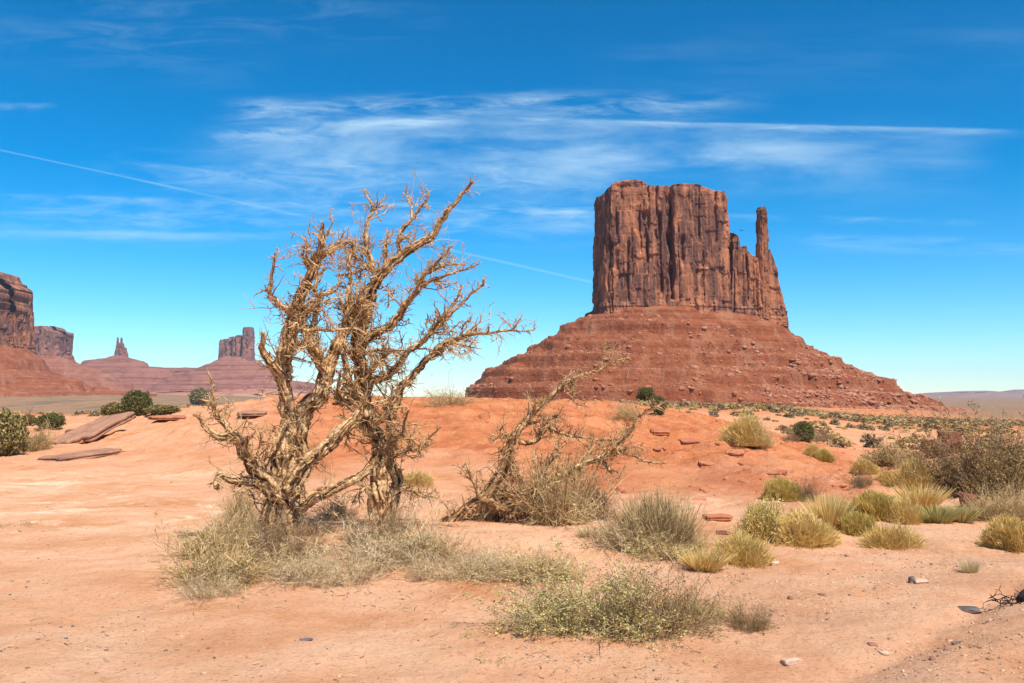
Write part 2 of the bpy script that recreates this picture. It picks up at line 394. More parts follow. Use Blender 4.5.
def height(x, y):
    x = np.asarray(x, float); y = np.asarray(y, float)
    u, Y = polar(x, y)
    ly = np.log(np.clip(Y, 2.01, 19000))
    iu = np.clip(np.searchsorted(COLS, u) - 1, 0, len(COLS) - 2); iy = np.clip(np.searchsorted(LY, ly) - 1, 0, len(LY) - 2)
    c = np.array(COLS, float); fu = np.clip((u - c[iu]) / (c[iu + 1] - c[iu]), 0, 1); fy = (ly - LY[iy]) / (LY[iy + 1] - LY[iy])
    fu = fu * fu * (3 - 2 * fu)
    z = (TAB[iu, iy] * (1 - fu) + TAB[iu + 1, iy] * fu) * (1 - fy) + (TAB[iu, iy + 1] * (1 - fu) + TAB[iu + 1, iy + 1] * fu) * fy
    t, w = mound_t(u, Y)
    z = z + w * np.maximum(np.interp(u, MU, MH) - z, 0)
    # ledges and runnels on the mound's face
    face = sstep(t, .05, .35) * (1 - sstep(t, 1.0, 1.5))
    z = z + face * (.13 * fbm(x * .35, y * .35, 3.3, 4) + .11 * np.abs(perlin(x * 1.3 + .5 * perlin(x * .7, y * .7), y * .55, 8.)) )
    right = sstep(u, 560, 690) * face * (1 - sstep(u, 880, 960))
    led = fbm(x * .55, y * 1.5, 4.4, 3)
    z = z + right * (.07 * sstep(led, .10, .16) + .06 * sstep(led, .42, .47) - .06)
    lm_ = fbm(x * .9 + .4 * perlin(x * 2, y * 2, 1.), y * 2.4, 7.7, 3)
    mk = sstep(perlin(x * .28, y * .5, 5.5), -.05, .25)
    z = z + face * sstep(u, 330, 520) * mk * (.055 * sstep(lm_, .06, .085) + .045 * sstep(lm_, .36, .385) + .04 * sstep(lm_, -.28, -.25) - .07)
    z = z + face * .055 * fbm(x * 2.6, y * 2.6, 1.1, 4)
    # bank at the lower right, hump at the tree, tracks and hollows
    d = (x - 1.79) * (6.68 - 5.04) - (y - 5.04) * (3.29 - 1.79); d = d / math.hypot(1.5, 1.64)
    d = d + .10 * perlin(x * 1.1, y * 1.1, 2.)
    near = 1 - sstep(Y, 9, 13)
    z = z + near * (.10 * sstep(d, .0, .5) - .035 * np.exp(-((d + .02) / .13) ** 2))
    z = z + .16 * np.exp(-(((x + 1.6) / 1.6) ** 2 + ((y - 9.7) / 1.1) ** 2)) + .10 * np.exp(-(((x - .7) / 1.2) ** 2 + ((y - 9.6) / .7) ** 2))
    z = z + .05 * np.exp(-(((x - .6) / 1.0) ** 2 + ((y - 5.9) / .6) ** 2))
    amp = np.clip(Y / 40, .3, 12)
    z = z + .05 * amp * fbm(x / (2.2 + Y * .08), y / (2.2 + Y * .08), 1.7, 3)
    z = z + (1 - sstep(Y, 30, 60)) * (.034 * fbm(x * .9, y * .9, 6.2, 5) + .011 * fbm(x * 4.5, y * 4.5, 2.2, 4))
    gr = sstep(u, 560, 760) * (1 - sstep(Y, 20, 30))
    z = z + gr * .008 * np.abs(fbm(x * 9, y * 9, 4.2, 2))
    return z
def ground_at(u, v):
    """where the line of sight through (u, v) meets the terrain"""
    d = ray(u, v); d = d / d[1]
    ys = np.exp(np.linspace(math.log(3), math.log(3000), 1400))
    g = height(d[0] * ys, ys) - (CAM_Z + d[2] * ys)
    i = np.argmax(g > 0) if (g > 0).any() else len(ys) - 1
    y = ys[i]
    return np.array([d[0] * y, y, float(height(d[0] * y, y))])

def build_ground():
    th = np.concatenate([np.linspace(-180, -40, 36)[:-1], np.linspace(-40, 40, 760), np.linspace(40, 180, 36)[1:]])
    lg = math.log; rr = np.exp(np.concatenate([np.linspace(lg(1.), lg(9.5), 230)[:-1], np.linspace(lg(9.5), lg(36), 520)[:-1], np.linspace(lg(36), lg(15200), 300)]))
    TH, RR = np.meshgrid(np.radians(th), rr)
    X, Yv = RR * np.sin(TH), RR * np.cos(TH)
    Z = height(X, Yv)
    V = np.stack([X, Yv, Z], -1).reshape(-1, 3)
    Q = grid_quads(len(rr), len(th))[:, ::-1]
    me = mesh('ground', V, Q, mat=M['ground'], smooth=True)
    u, Y = polar(X, Yv); t, w = mound_t(u, Y)
    edge = .35 * fbm(X * .3, Yv * .3, 5., 3)
    red = sstep(t + edge * .6, -.22, .22) * (1 - sstep(t, 1.0, 2.2)) * sstep(u, 150, 360) * (1 - sstep(u, 840, 930))
    red = np.maximum(red, .35 * sstep(Y, 14, 24) * (1 - sstep(Y, 45, 120)))
    red = np.maximum(red, .85 * sstep(Y, 30, 70))
    red = np.clip(red + .12 * fbm(X * .22, Yv * .22, 9., 3), 0, 1)
    pale = sstep(Y, 9.5, 11.5) * (1 - sstep(Y, 16.5, 20)) * (1 - sstep(u, 210, 330)) * .95
    pale = np.maximum(pale, .9 * sstep(Y, 12.8, 13.5) * (1 - sstep(Y, 14.3, 15.6)) * sstep(u, 540, 600) * (1 - sstep(u, 730, 800)))
    pale = np.maximum(pale, .25 * (1 - sstep(Y, 9, 14)))
    plain = np.maximum(sstep(Y, 110, 500) * (1 - sstep(u, 380, 520)), sstep(Y, 1000, 2500))
    plain = np.maximum(plain, sstep(Y, 250, 900) * sstep(u, 880, 980))
    grav = (1 - sstep(Y, 14, 24)) * sstep(u, 600, 820) * (.25 + .75 * sstep(fbm(X * .8, Yv * .8, 3., 3), -.1, .4))
    ca = me.color_attributes.new('zones', 'FLOAT_COLOR', 'POINT')
    ca.data.foreach_set('color', np.stack([red, pale, plain, grav], -1).astype(np.float32).ravel())
    return tag(link('ground', me), kind='structure')
build_ground()

# ------------------------------------------------------------------ buttes
def px2z(v, D): return CAM_Z + (393.9 - v) / F * D
def plan(xc, yc, a, b, ds, n=4.):
    p = np.linspace(0, 2 * np.pi, 4000, endpoint=False) - np.pi / 2
    c, s = np.cos(p), np.sin(p)
    x = a * np.sign(c) * np.abs(c) ** (2 / n); y = b * np.sign(s) * np.abs(s) ** (2 / n)
    L_ = np.concatenate([[0], np.cumsum(np.hypot(np.diff(np.append(x, x[0])), np.diff(np.append(y, y[0]))))])
    k = int(L_[-1] / ds); q = np.arange(k) * L_[-1] / k
    xs, ys = np.interp(q, L_, np.append(x, x[0])), np.interp(q, L_, np.append(y, y[0]))
    tx = np.roll(xs, -1) - np.roll(xs, 1); ty = np.roll(ys, -1) - np.roll(ys, 1); l = np.hypot(tx, ty)
    return xs + xc, ys + yc, ty / l, -tx / l, q
def blocks(s, cell, seed):
    i = np.floor(s / cell).astype(int)
    h = np.sin((i + seed * 17) * 127.1) * 43758.5453
    return h - np.floor(h)
def edges(u0, u1, D, depth):
    """the outline's two ends in metres, so that the ends seen from the front stand at u0 and u1"""
    na, fa = D + .15 * depth, D + .85 * depth
    return (u0 - 512) / F * (na if u0 < 512 else fa), (u1 - 512) / F * (na if u1 > 512 else fa)
def cliff(name, parent, base, D, sil, foot, depth, ds, dz, seed, mat, clefts=(), amp=1., n=4., flare=.05, strata=.16):
    """a rock tower: its outline in plan, its rim heights, then joints, blocks and beds cut into the walls"""
    su, sv = zip(*sil); u0, u1 = su[0], su[-1]
    xa, xb = edges(u0, u1, D, depth)
    X, Yp, nx, ny, s = plan((xa + xb) / 2, D + depth / 2, (xb - xa) / 2, depth / 2, ds, n)
    u = u0 + (u1 - u0) * (X - xa) / (xb - xa)
    zt = px2z(np.interp(u, su, sv), np.minimum(np.maximum(Yp, D) + 6 * amp, D + .35 * depth)); fu, fv = zip(*foot); zb = px2z(np.interp(u, fu, fv), D) - 8 * amp - .05 * depth
    hmax = (zt - zb).max(); rows = max(12, int(hmax / dz))
    t = np.linspace(0, 1, rows)[:, None]
    Zv = zb[None] + t * (zt - zb)[None]; H = Zv - zb.min()
    Sx = np.broadcast_to(s[None], Zv.shape); rng = np.random.RandomState(seed)
    hh = H / (hmax + 1e-6)
    s1 = Sx + 3 * amp * perlin(Sx * 0 + seed, H / (18 * amp), 0) + 1.5 * amp * perlin(Sx / (9 * amp), H / (9 * amp), 1.)
    d = 5.0 * amp * (blocks(s1, 31 * amp, seed) - .5) + 1.1 * amp * (blocks(s1 + 7, 9 * amp, seed + 3) - .5)
    # slabs that have fallen away: the joints start and stop at different heights
    s2 = s1 + 2.2 * amp * perlin(Sx / (5 * amp), H / (5 * amp), 4.)
    lv = np.floor((H + 4 * amp * perlin(Sx / (6 * amp), H / (11 * amp), 3.)) / (34 * amp) + 4 * blocks(s2, 17 * amp, seed + 5)); hsh = np.sin(lv * 12.9 + np.floor(s2 / (17 * amp)) * 78.2) * 4375.5
    d += 3.2 * amp * ((hsh - np.floor(hsh)) - .5)
    for i in range(int(s[-1] / (17 * amp))):
        c = rng.uniform(0, s[-1]); wd = rng.uniform(.35, .9) * amp; dp = rng.uniform(2, 7) * amp; h0 = rng.uniform(-.3, .7); h1 = h0 + rng.uniform(.3, .9)
        d -= dp * np.exp(-((Sx - c + 2 * amp * perlin(H / (20 * amp), i, 0)) / wd) ** 2) * sstep(hh, h0, h0 + .08) * (1 - sstep(hh, h1 - .05, h1 + .02))
    front = (ny < .3)[None]
    for (uc, wpx, dp, va, vb) in clefts:
        wob = 2.2 * perlin(H / 38, uc, 0) + .8 * perlin(H / 9, uc, 3.); wpx = wpx * (.75 + .7 * perlin(H / 22, uc, 5.)).clip(.25, 1.6)
        dp = dp * (.8 + .6 * perlin(H / 16, uc, 8.))
        za, zb2 = px2z(va, D), px2z(vb, D)
        d = np.where(front, d - dp * np.exp(-((u[None] - uc + wob) / wpx) ** 4) * sstep(Zv, zb2 - 6, zb2 + 6) * (1 - sstep(Zv, za - 3, za + 6)), d)
    for cell, k in ((37, 6.), (15, 3.4), (6.5, 1.6), (3.1, .7)):   # each block's face has its own slant
        sc_ = s1 / (cell * amp); lv2 = np.floor(H / (cell * 2.2 * amp) + 3 * blocks(s1, cell * amp, seed + 21)); f2 = sc_ - np.floor(sc_)
        h2 = np.sin(lv2 * 41.3 + np.floor(sc_) * 17.7 + seed) * 9371.3; h2 = h2 - np.floor(h2)
        d += k * amp * (h2 - .5) * (f2 - .5) * 2
    d += .9 * amp * fbm(Sx / (16 * amp), H / (30 * amp), seed, 4)
    low = 1 - sstep(hh, strata * .6, strata * 1.25)
    bed = np.floor(H / (3.2 * amp) + .4 * perlin(Sx / (40 * amp), 0, 2.)); bh = np.sin(bed * 91.7 + seed) * 437.5; bh = bh - np.floor(bh)
    d += low * (1.8 * amp * (bh - .4) + 2.6 * amp * (1 - hh / strata)) + .14 * amp * (bh - .5)
    d += 1.3 * amp * (bh - .5) * sstep(hh, .86, .9)
    d -= flare * (H - .4 * hmax) + 3.5 * amp * sstep(hh, .95, 1.02) ** 2
    px, py = X[None] + nx[None] * d, Yp[None] + ny[None] * d
    V = np.stack([px, py, Zv + .5 * amp * fbm(px / (6 * amp), py / (6 * amp), 3, 2) * (t > .9)], -1)
    # cap: shrink the rim towards the spine
    k = 7; caps = []
    rim = V[-1]; cx = (xa + xb) / 2
    for j in range(1, k):
        f = 1 - j / k
        qx = rim[:, 0] * 1; qy = (D + depth / 2) + (rim[:, 1] - D - depth / 2) * f
        qz = rim[:, 2] + amp * (1 - f) * (1.0 + 1.8 * fbm(qx / (9 * amp), qy / (9 * amp), 5, 3))
        caps.append(np.stack([qx, qy, qz], -1))
    V = np.concatenate([V, np.array(caps)], 0); nr, nc = V.shape[:2]
    me = mesh(name, V.reshape(-1, 3) - base, grid_quads(nr, nc, True), mat=mat)
    return link(name, me, parent)
def talus(name, parent, base, D, depth, u0, u1, left, right, Lf, ds, nr, seed, mat, amp=1., n=3.):
    """the scree apron: a ring round the tower that steps down to the plain"""
    Dm = D + depth / 2
    xa, xb = edges(u0, u1, D, depth)
    X, Yp, nx, ny, s = plan((xa + xb) / 2, Dm, (xb - xa) / 2, depth / 2, ds, n)
    # smooth outward directions
    ang = np.arctan2((Yp - Dm) / (depth / 2), (X - (xa + xb) / 2) / ((xb - xa) / 2))
    ox, oy = np.cos(ang), np.sin(ang)
    lo, lr = np.array(left, float), np.array(right, float)
    Ll, Lr = lo[-1, 0] / F * Dm, lr[-1, 0] / F * Dm
    wr = sstep(ox, -.35, .75)
    side = np.abs(ox) ** 1.5
    Ll, Lr = Ll * 1.07, Lr * 1.03
    Lx = side * (Ll * (1 - wr) + Lr * wr) + (1 - side) * Lf
    nxo, nyo = ox, oy
    q = np.linspace(0, 1, nr)
    sl = lo[:, 0] / lo[-1, 0]; sr = lr[:, 0] / lr[-1, 0]
    zl, zr = px2z(np.interp(q, sl, lo[:, 1]), Dm), px2z(np.interp(q, sr, lr[:, 1]), Dm)
    Sx = np.broadcast_to(s[None], (nr, len(s))); Qv = np.broadcast_to(q[:, None], Sx.shape)
    def prof(qq): return np.interp(qq, q, zl) * (1 - wr) + np.interp(qq, q, zr) * wr
    gul = fbm(Sx / (38 * amp), Qv * 3, seed, 4)
    qw = np.clip(Qv + (.045 * gul + .016 * fbm(Sx / (7 * amp), Qv * 16, seed + 2, 3)) * np.sin(np.pi * np.clip(Qv, 0, 1)) ** .5 * (1 - .85 * sstep(Qv, .78, .9)), 0, 1)
    Zv = prof(qw)
    env = np.sin(np.pi * Qv) ** .6
    px = X[None] - 4 * amp * nxo + nxo * Lx * Qv; py = Yp[None] - 4 * amp * nyo + nyo * Lx * Qv
    px = px + nxo * env * 9 * amp * gul; py = py + nyo * env * 9 * amp * gul
    Zv = Zv + env * amp * (1.5 * fbm(px / (14 * amp), py / (14 * amp), seed, 5, .6) - 1.3 * np.abs(perlin(Sx / (12 * amp), Qv * 5, seed)) + .8 * np.maximum(perlin(px / (3 * amp), py / (3 * amp), 7.), 0))
    fan = np.abs(perlin(Sx / (26 * amp) + gul * .6, Qv * 1.2, seed + 8.)); Zv = Zv - env * amp * 5.0 * (.28 - fan).clip(0) * sstep(Qv, .15, .5)
    ph = 1.5 * fbm(px / (130 * amp), py / (90 * amp), seed + 4, 3)
    for per, k in ((23 * amp, .9), (9 * amp, .7)):
        q_ = Zv / per + ph * .25; f_ = q_ - np.floor(q_); tz = per * (np.floor(q_) + f_ * .35 + .65 * sstep(f_, .80, .98) - ph * .25)
        mk = sstep(perlin(px / (45 * amp), py / (45 * amp), per), -.4, .0) * env
        Zv = Zv + (tz - Zv) * k * mk
    blk = np.maximum(perlin(px / (2.6 * amp), py / (2.6 * amp), 9.), .12) - .12
    Zv = Zv + env * amp * 2.2 * blk * sstep(fbm(px / (40 * amp), py / (40 * amp), 6., 2), -.3, .3)
    Zv[-1] -= 25 * amp
    V = np.stack([px, py, Zv], -1)
    me = mesh(name, V.reshape(-1, 3) - base, grid_quads(nr, len(s), True)[:, ::-1], mat=mat, smooth=False)
    return link(name, me, parent), V

def ico(sub):
    bm = bmesh.new(); bmesh.ops.create_icosphere(bm, subdivisions=sub, radius=1)
    v = np.array([q.co[:] for q in bm.verts]); f = np.array([[q.index for q in p.verts] for p in bm.faces]); bm.free()
    v /= np.linalg.norm(v, axis=1)[:, None]
    return v, f
ICO = {i: ico(i) for i in (1, 2, 3, 4)}
def rock_verts(sub, seed, dims, planes=14, rough=.05):
    """an angular block: a sphere of directions cut back to random planes"""
    rng = np.random.RandomState(seed); v, f = ICO[sub]
    n = rng.normal(size=(planes, 3)); n /= np.linalg.norm(n, axis=1)[:, None]
    n = np.concatenate([n, [[0, 0, 1], [0, 0, -1], [1, 0, .1], [-1, .1, 0], [0, 1, .1], [.1, -1, 0]]])
    c = rng.uniform(.75, 1.05, len(n))
    r = np.min(np.where(v @ n.T > .05, c / np.maximum(v @ n.T, .05), 9), axis=1)
    r = np.minimum(r, 1.5) * (1 + rough * fbm(v[:, 0] * 3, v[:, 1] * 3, v[:, 2] * 3 + seed, 4))
    return v * r[:, None] * np.asarray(dims), f
def rubble(name, parent, base, pts, sizes, seed, mat, sub=2):
    rng = np.random.RandomState(seed); shapes = [rock_verts(sub, seed + i, (1, .8, .65), 5, .16) for i in range(6)]
    V, T, k = [], [], 0
    for p, s in zip(pts, sizes):
        v, f = shapes[rng.randint(6)]; a = rng.uniform(0, 6.28); c_, s_ = math.cos(a), math.sin(a)
        w = v * (s * rng.uniform(.7, 1.3, 3)); w = np.stack([w[:, 0] * c_ - w[:, 1] * s_, w[:, 0] * s_ + w[:, 1] * c_, w[:, 2]], 1)
        V.append(w + p - base); T.append(f + k); k += len(v)
    o = link(name, mesh(name, np.concatenate(V), None, np.concatenate(T), mat=mat), parent)
    o['kind'] = 'stuff'; return o

D0 = 1150.
b0 = np.array([at(685, 400, D0 + 50)[0], D0 + 50, -6.])
butte = thing('sandstone_butte', 'huge square-topped red sandstone butte with a thin spire at its right end', 'butte', b0)
cliff('cliff', butte, b0, D0, [(594.5, 196), (598, 190), (600, 203), (603.6, 187), (610, 181), (616, 178.7), (629.8, 177.4), (638, 179), (644.7, 183), (659.6, 184.5), (668, 183), (679.6, 181.7),
      (695, 182), (702, 184), (709.5, 188), (718, 189), (724.4, 190.2), (729.5, 198), (732.5, 208)],
      [(590, 304), (660, 306), (735, 311)], 105, .85, .85, 3, M['cliff'],
      clefts=[(668.5, 3.0, 26, 178, 297), (644.5, 1.3, 9, 178, 262), (657.5, 1.8, 10, 212, 292), (715.5, 1.2, 10, 186, 240), (623, 1.5, 6, 240, 300), (612, 2.2, 6, 208, 232), (680, 2.5, 6, 236, 262), (636, 1.4, 6, 205, 250), (604, 1.5, 5, 235, 290)], amp=1., n=6, flare=.03)
cliff('shoulder', butte, b0, D0 + 12, [(722, 232), (729.4, 233), (733, 234.7), (734.2, 246), (738, 245), (741.8, 244.7), (743, 250), (745.5, 252), (750, 256), (755.5, 258), (768, 248), (772, 256), (776, 267), (781, 290), (786, 309)],
      [(715, 311), (785, 319)], 62, .8, .8, 9, M['cliff'], clefts=[(742, 1.5, 6, 255, 300), (752, 1.2, 5, 265, 310)], amp=.8, n=5, flare=.05, strata=.3)
cliff('spire', butte, b0, D0 + 10, [(758, 209), (759.2, 205.5), (763, 204.6), (767.7, 204.8), (770, 212), (771, 225), (772, 238)], [(750, 312), (780, 318)], 17, .45, .7, 5, M['cliff'], amp=.4, n=3, flare=.012, strata=.02)
tal, TV = talus('scree_slope', butte, b0, D0, 100, 597, 783,
      [(-6, 303), (0, 305), (24, 317), (42, 327), (44, 333), (75, 350), (95, 363), (112, 370), (114, 377), (125, 386), (127.5, 387), (128.6, 399), (131, 402)],
      [(-6, 315), (0, 318), (15, 329), (27, 337), (30, 345), (65, 361), (95, 376), (110, 380), (113, 387), (125, 394), (142, 398), (162, 405), (185, 413)],
      190, 1.1, 210, 4, M['talus'])
rng = np.random.RandomState(5)
sel = TV[30:-3].reshape(-1, 3); sel = sel[(sel[:, 1] < D0 + 90)]
# more fallen blocks low down and on the right of the slope
wgt = np.exp(-np.clip(sel[:, 2], -10, 120) / 45) * (1 + 2.5 * sstep(sel[:, 0], 200, 380)); wgt /= wgt.sum()
ii = rng.choice(len(sel), 9000, p=wgt)
i2 = rng.choice(len(sel), 5000, p=wgt)
rubble('fallen_blocks', butte, b0, sel[i2], .42 + rng.pareto(2.6, len(i2)).clip(0, 5) * .55, 22, mat_rock('scree_pale', (.42, .21, .125), (.27, .115, .065), .2))
rubble('fallen_blocks', butte, b0, sel[ii], .42 + rng.pareto(2.1, len(ii)).clip(0, 5.5) * .6, 21, mat_rock('scree_block', (.36, .15, .085), (.20, .07, .038), .2))

def far_butte(name, label, D, towers, foot, depth, u0, u1, left, right, Lf, amp, seed, cat='butte', ds=4., tmat='talus_far', cmat='cliff_far'):
    base = np.array([(0.5 * (u0 + u1) - 512) / F * D, D, -45.])
    t = thing(name, label, cat, base)
    for i, (sil, dp, off, cl) in enumerate(towers):
        cliff('cliff' if i == 0 else 'spire', t, base, D + off, sil, foot, dp, ds, ds, seed + i, M[cmat], clefts=cl, amp=amp * (.12 if dp < 30 else .45 if i or dp < 90 else 1), n=6 if dp > 200 else 4, flare=.03, strata=.12)
    talus('scree_slope', t, base, D, depth, u0, u1, left, right, Lf, ds * 1.4, 130, seed + 7, M[tmat], amp)
    return t
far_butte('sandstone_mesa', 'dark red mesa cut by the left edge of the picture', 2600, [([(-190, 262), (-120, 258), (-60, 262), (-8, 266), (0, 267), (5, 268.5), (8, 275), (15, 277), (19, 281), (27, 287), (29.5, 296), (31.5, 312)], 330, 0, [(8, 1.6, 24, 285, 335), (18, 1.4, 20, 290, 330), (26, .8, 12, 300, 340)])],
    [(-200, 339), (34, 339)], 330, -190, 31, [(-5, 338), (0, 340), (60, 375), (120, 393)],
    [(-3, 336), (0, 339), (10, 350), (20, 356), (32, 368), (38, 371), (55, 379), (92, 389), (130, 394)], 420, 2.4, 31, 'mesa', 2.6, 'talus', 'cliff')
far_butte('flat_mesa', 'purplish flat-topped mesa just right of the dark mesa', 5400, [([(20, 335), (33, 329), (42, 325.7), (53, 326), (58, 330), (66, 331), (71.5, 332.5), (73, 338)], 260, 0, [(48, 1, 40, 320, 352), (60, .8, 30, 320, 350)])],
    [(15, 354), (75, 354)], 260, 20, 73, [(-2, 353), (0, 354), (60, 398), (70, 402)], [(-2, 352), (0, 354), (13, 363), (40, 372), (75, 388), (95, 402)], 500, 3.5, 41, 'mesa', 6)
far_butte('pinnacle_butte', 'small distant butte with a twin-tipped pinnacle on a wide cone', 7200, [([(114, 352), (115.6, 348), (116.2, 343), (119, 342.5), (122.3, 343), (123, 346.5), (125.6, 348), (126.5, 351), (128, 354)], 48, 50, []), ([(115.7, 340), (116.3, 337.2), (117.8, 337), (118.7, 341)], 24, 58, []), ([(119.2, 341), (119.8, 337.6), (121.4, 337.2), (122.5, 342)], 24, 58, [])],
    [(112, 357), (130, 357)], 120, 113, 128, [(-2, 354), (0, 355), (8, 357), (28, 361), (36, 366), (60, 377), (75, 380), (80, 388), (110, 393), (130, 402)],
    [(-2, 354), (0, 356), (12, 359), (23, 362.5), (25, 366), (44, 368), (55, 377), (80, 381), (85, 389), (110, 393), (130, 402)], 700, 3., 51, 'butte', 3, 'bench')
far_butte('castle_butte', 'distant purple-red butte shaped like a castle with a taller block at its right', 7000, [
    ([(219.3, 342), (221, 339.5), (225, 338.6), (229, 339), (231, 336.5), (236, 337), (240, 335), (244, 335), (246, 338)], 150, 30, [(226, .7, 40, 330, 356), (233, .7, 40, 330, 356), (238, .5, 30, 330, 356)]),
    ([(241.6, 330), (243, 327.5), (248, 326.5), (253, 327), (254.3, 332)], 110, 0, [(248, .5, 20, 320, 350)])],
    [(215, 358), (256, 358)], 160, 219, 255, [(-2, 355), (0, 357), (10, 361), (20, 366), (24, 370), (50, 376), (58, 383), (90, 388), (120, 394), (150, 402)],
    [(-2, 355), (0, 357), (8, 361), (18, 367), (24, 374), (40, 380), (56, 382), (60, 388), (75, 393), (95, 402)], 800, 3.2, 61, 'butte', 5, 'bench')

def hills(name, D, prof, thick, seed, mat, ds, steps=None):
    """a long low rise: a profile along X, stepped in cross-section"""
    pu, pv = zip(*prof); x0, x1 = (pu[0] - 512) / F * D, (pu[-1] - 512) / F * D
    xs = np.arange(x0, x1, ds); u = 512 + F * xs / D; zt = px2z(np.interp(u, pu, pv), D)
    st = steps or [(0, 0), (.25, .3), (.30, .42), (.55, .55), (.6, .78), (.9, .9), (1, 1)]
    q = np.linspace(0, 1, 60); hq = np.interp(q, *zip(*st)); q = np.concatenate([q, 2 - q[::-1][1:]]); hq = np.concatenate([hq, hq[::-1][1:]])
    XX, QQ = np.meshgrid(xs, q); HH = np.repeat(hq[:, None], len(xs), 1)
    g = fbm(XX / (thick * .7), QQ * 2, seed, 4)
    HH = np.interp(np.clip(QQ + .12 * g * np.sin(np.pi * QQ / 2), 0, 2), q, hq)
    Z = -60 + (zt[None] + 60) * HH
    Yv = D - thick + QQ * thick + .25 * thick * g
    V = np.stack([XX, Yv, Z], -1)
    o = link(name, mesh(name, V.reshape(-1, 3), grid_quads(len(q), len(xs)), mat=mat))
    return tag(o, kind='structure')
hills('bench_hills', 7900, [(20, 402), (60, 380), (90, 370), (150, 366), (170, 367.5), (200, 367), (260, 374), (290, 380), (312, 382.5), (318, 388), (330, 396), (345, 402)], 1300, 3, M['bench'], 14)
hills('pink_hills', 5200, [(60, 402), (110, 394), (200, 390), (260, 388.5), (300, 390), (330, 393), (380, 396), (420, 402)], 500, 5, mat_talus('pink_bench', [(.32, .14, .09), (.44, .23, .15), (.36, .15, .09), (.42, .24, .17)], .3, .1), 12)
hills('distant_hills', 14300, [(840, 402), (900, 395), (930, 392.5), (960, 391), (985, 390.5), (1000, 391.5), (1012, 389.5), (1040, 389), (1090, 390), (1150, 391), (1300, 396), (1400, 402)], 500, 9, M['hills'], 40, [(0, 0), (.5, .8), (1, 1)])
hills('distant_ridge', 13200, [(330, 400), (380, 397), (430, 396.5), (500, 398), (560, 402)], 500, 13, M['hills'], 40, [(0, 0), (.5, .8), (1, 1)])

# haze: the dry desert air
hz = 15400.
bm = bmesh.new(); bmesh.ops.create_cube(bm, size=1)
for q in bm.verts: q.co.x *= 2 * hz; q.co.y *= 2 * hz; q.co.z = -75 if q.co.z < 0 else 470
hme = bpy.data.meshes.new('haze'); bm.to_mesh(hme); bm.free()
hm = bpy.data.materials.new('haze'); hm.use_nodes = True; t_ = hm.node_tree; t_.nodes.clear()
pv_ = t_.nodes.new('ShaderNodeVolumePrincipled'); ou = t_.nodes.new('ShaderNodeOutputMaterial'); t_.links.new(pv_.outputs[0], ou.inputs['Volume'])
pv_.inputs['Color'].default_value = (.72, .80, .95, 1); pv_.inputs['Density'].default_value = 2.7e-5; pv_.inputs['Anisotropy'].default_value = .2
hme.materials.append(hm); tag(link('haze', hme), kind='stuff')

# ------------------------------------------------------------------ tubes for wood
def resample(P, Rr, step):
    P = np.asarray(P, float); Rr = np.asarray(Rr, float)
    d = np.concatenate([[0], np.cumsum(np.linalg.norm(np.diff(P, axis=0), axis=1))])
    n = max(4, int(d[-1] / step)); q = np.linspace(0, d[-1], n)
    Pm = np.vstack([2 * P[0] - P[1], P, 2 * P[-1] - P[-2]])
    out = np.zeros((n, 3)); i = np.clip(np.searchsorted(d, q, 'right') - 1, 0, len(P) - 2)
    t = ((q - d[i]) / np.maximum(d[i + 1] - d[i], 1e-9))[:, None]
    p0, p1, p2, p3 = Pm[i], Pm[i + 1], Pm[i + 2], Pm[i + 3]
    out = .5 * (2 * p1 + (p2 - p0) * t + (2 * p0 - 5 * p1 + 4 * p2 - p3) * t ** 2 + (3 * p1 - p0 - 3 * p2 + p3) * t ** 3)
    return out, np.interp(q, d, Rr)
def frames(P):
    T = np.gradient(P, axis=0); T /= np.linalg.norm(T, axis=1)[:, None] + 1e-12
    n = np.cross(T[0], [.3, .9, .2]); n /= np.linalg.norm(n); A_, B_ = [], []
    for k in range(len(P)):
        n = n - T[k] * (n @ T[k]); n /= np.linalg.norm(n) + 1e-12
        A_.append(n); B_.append(np.cross(T[k], n))
    return T, np.array(A_), np.array(B_)
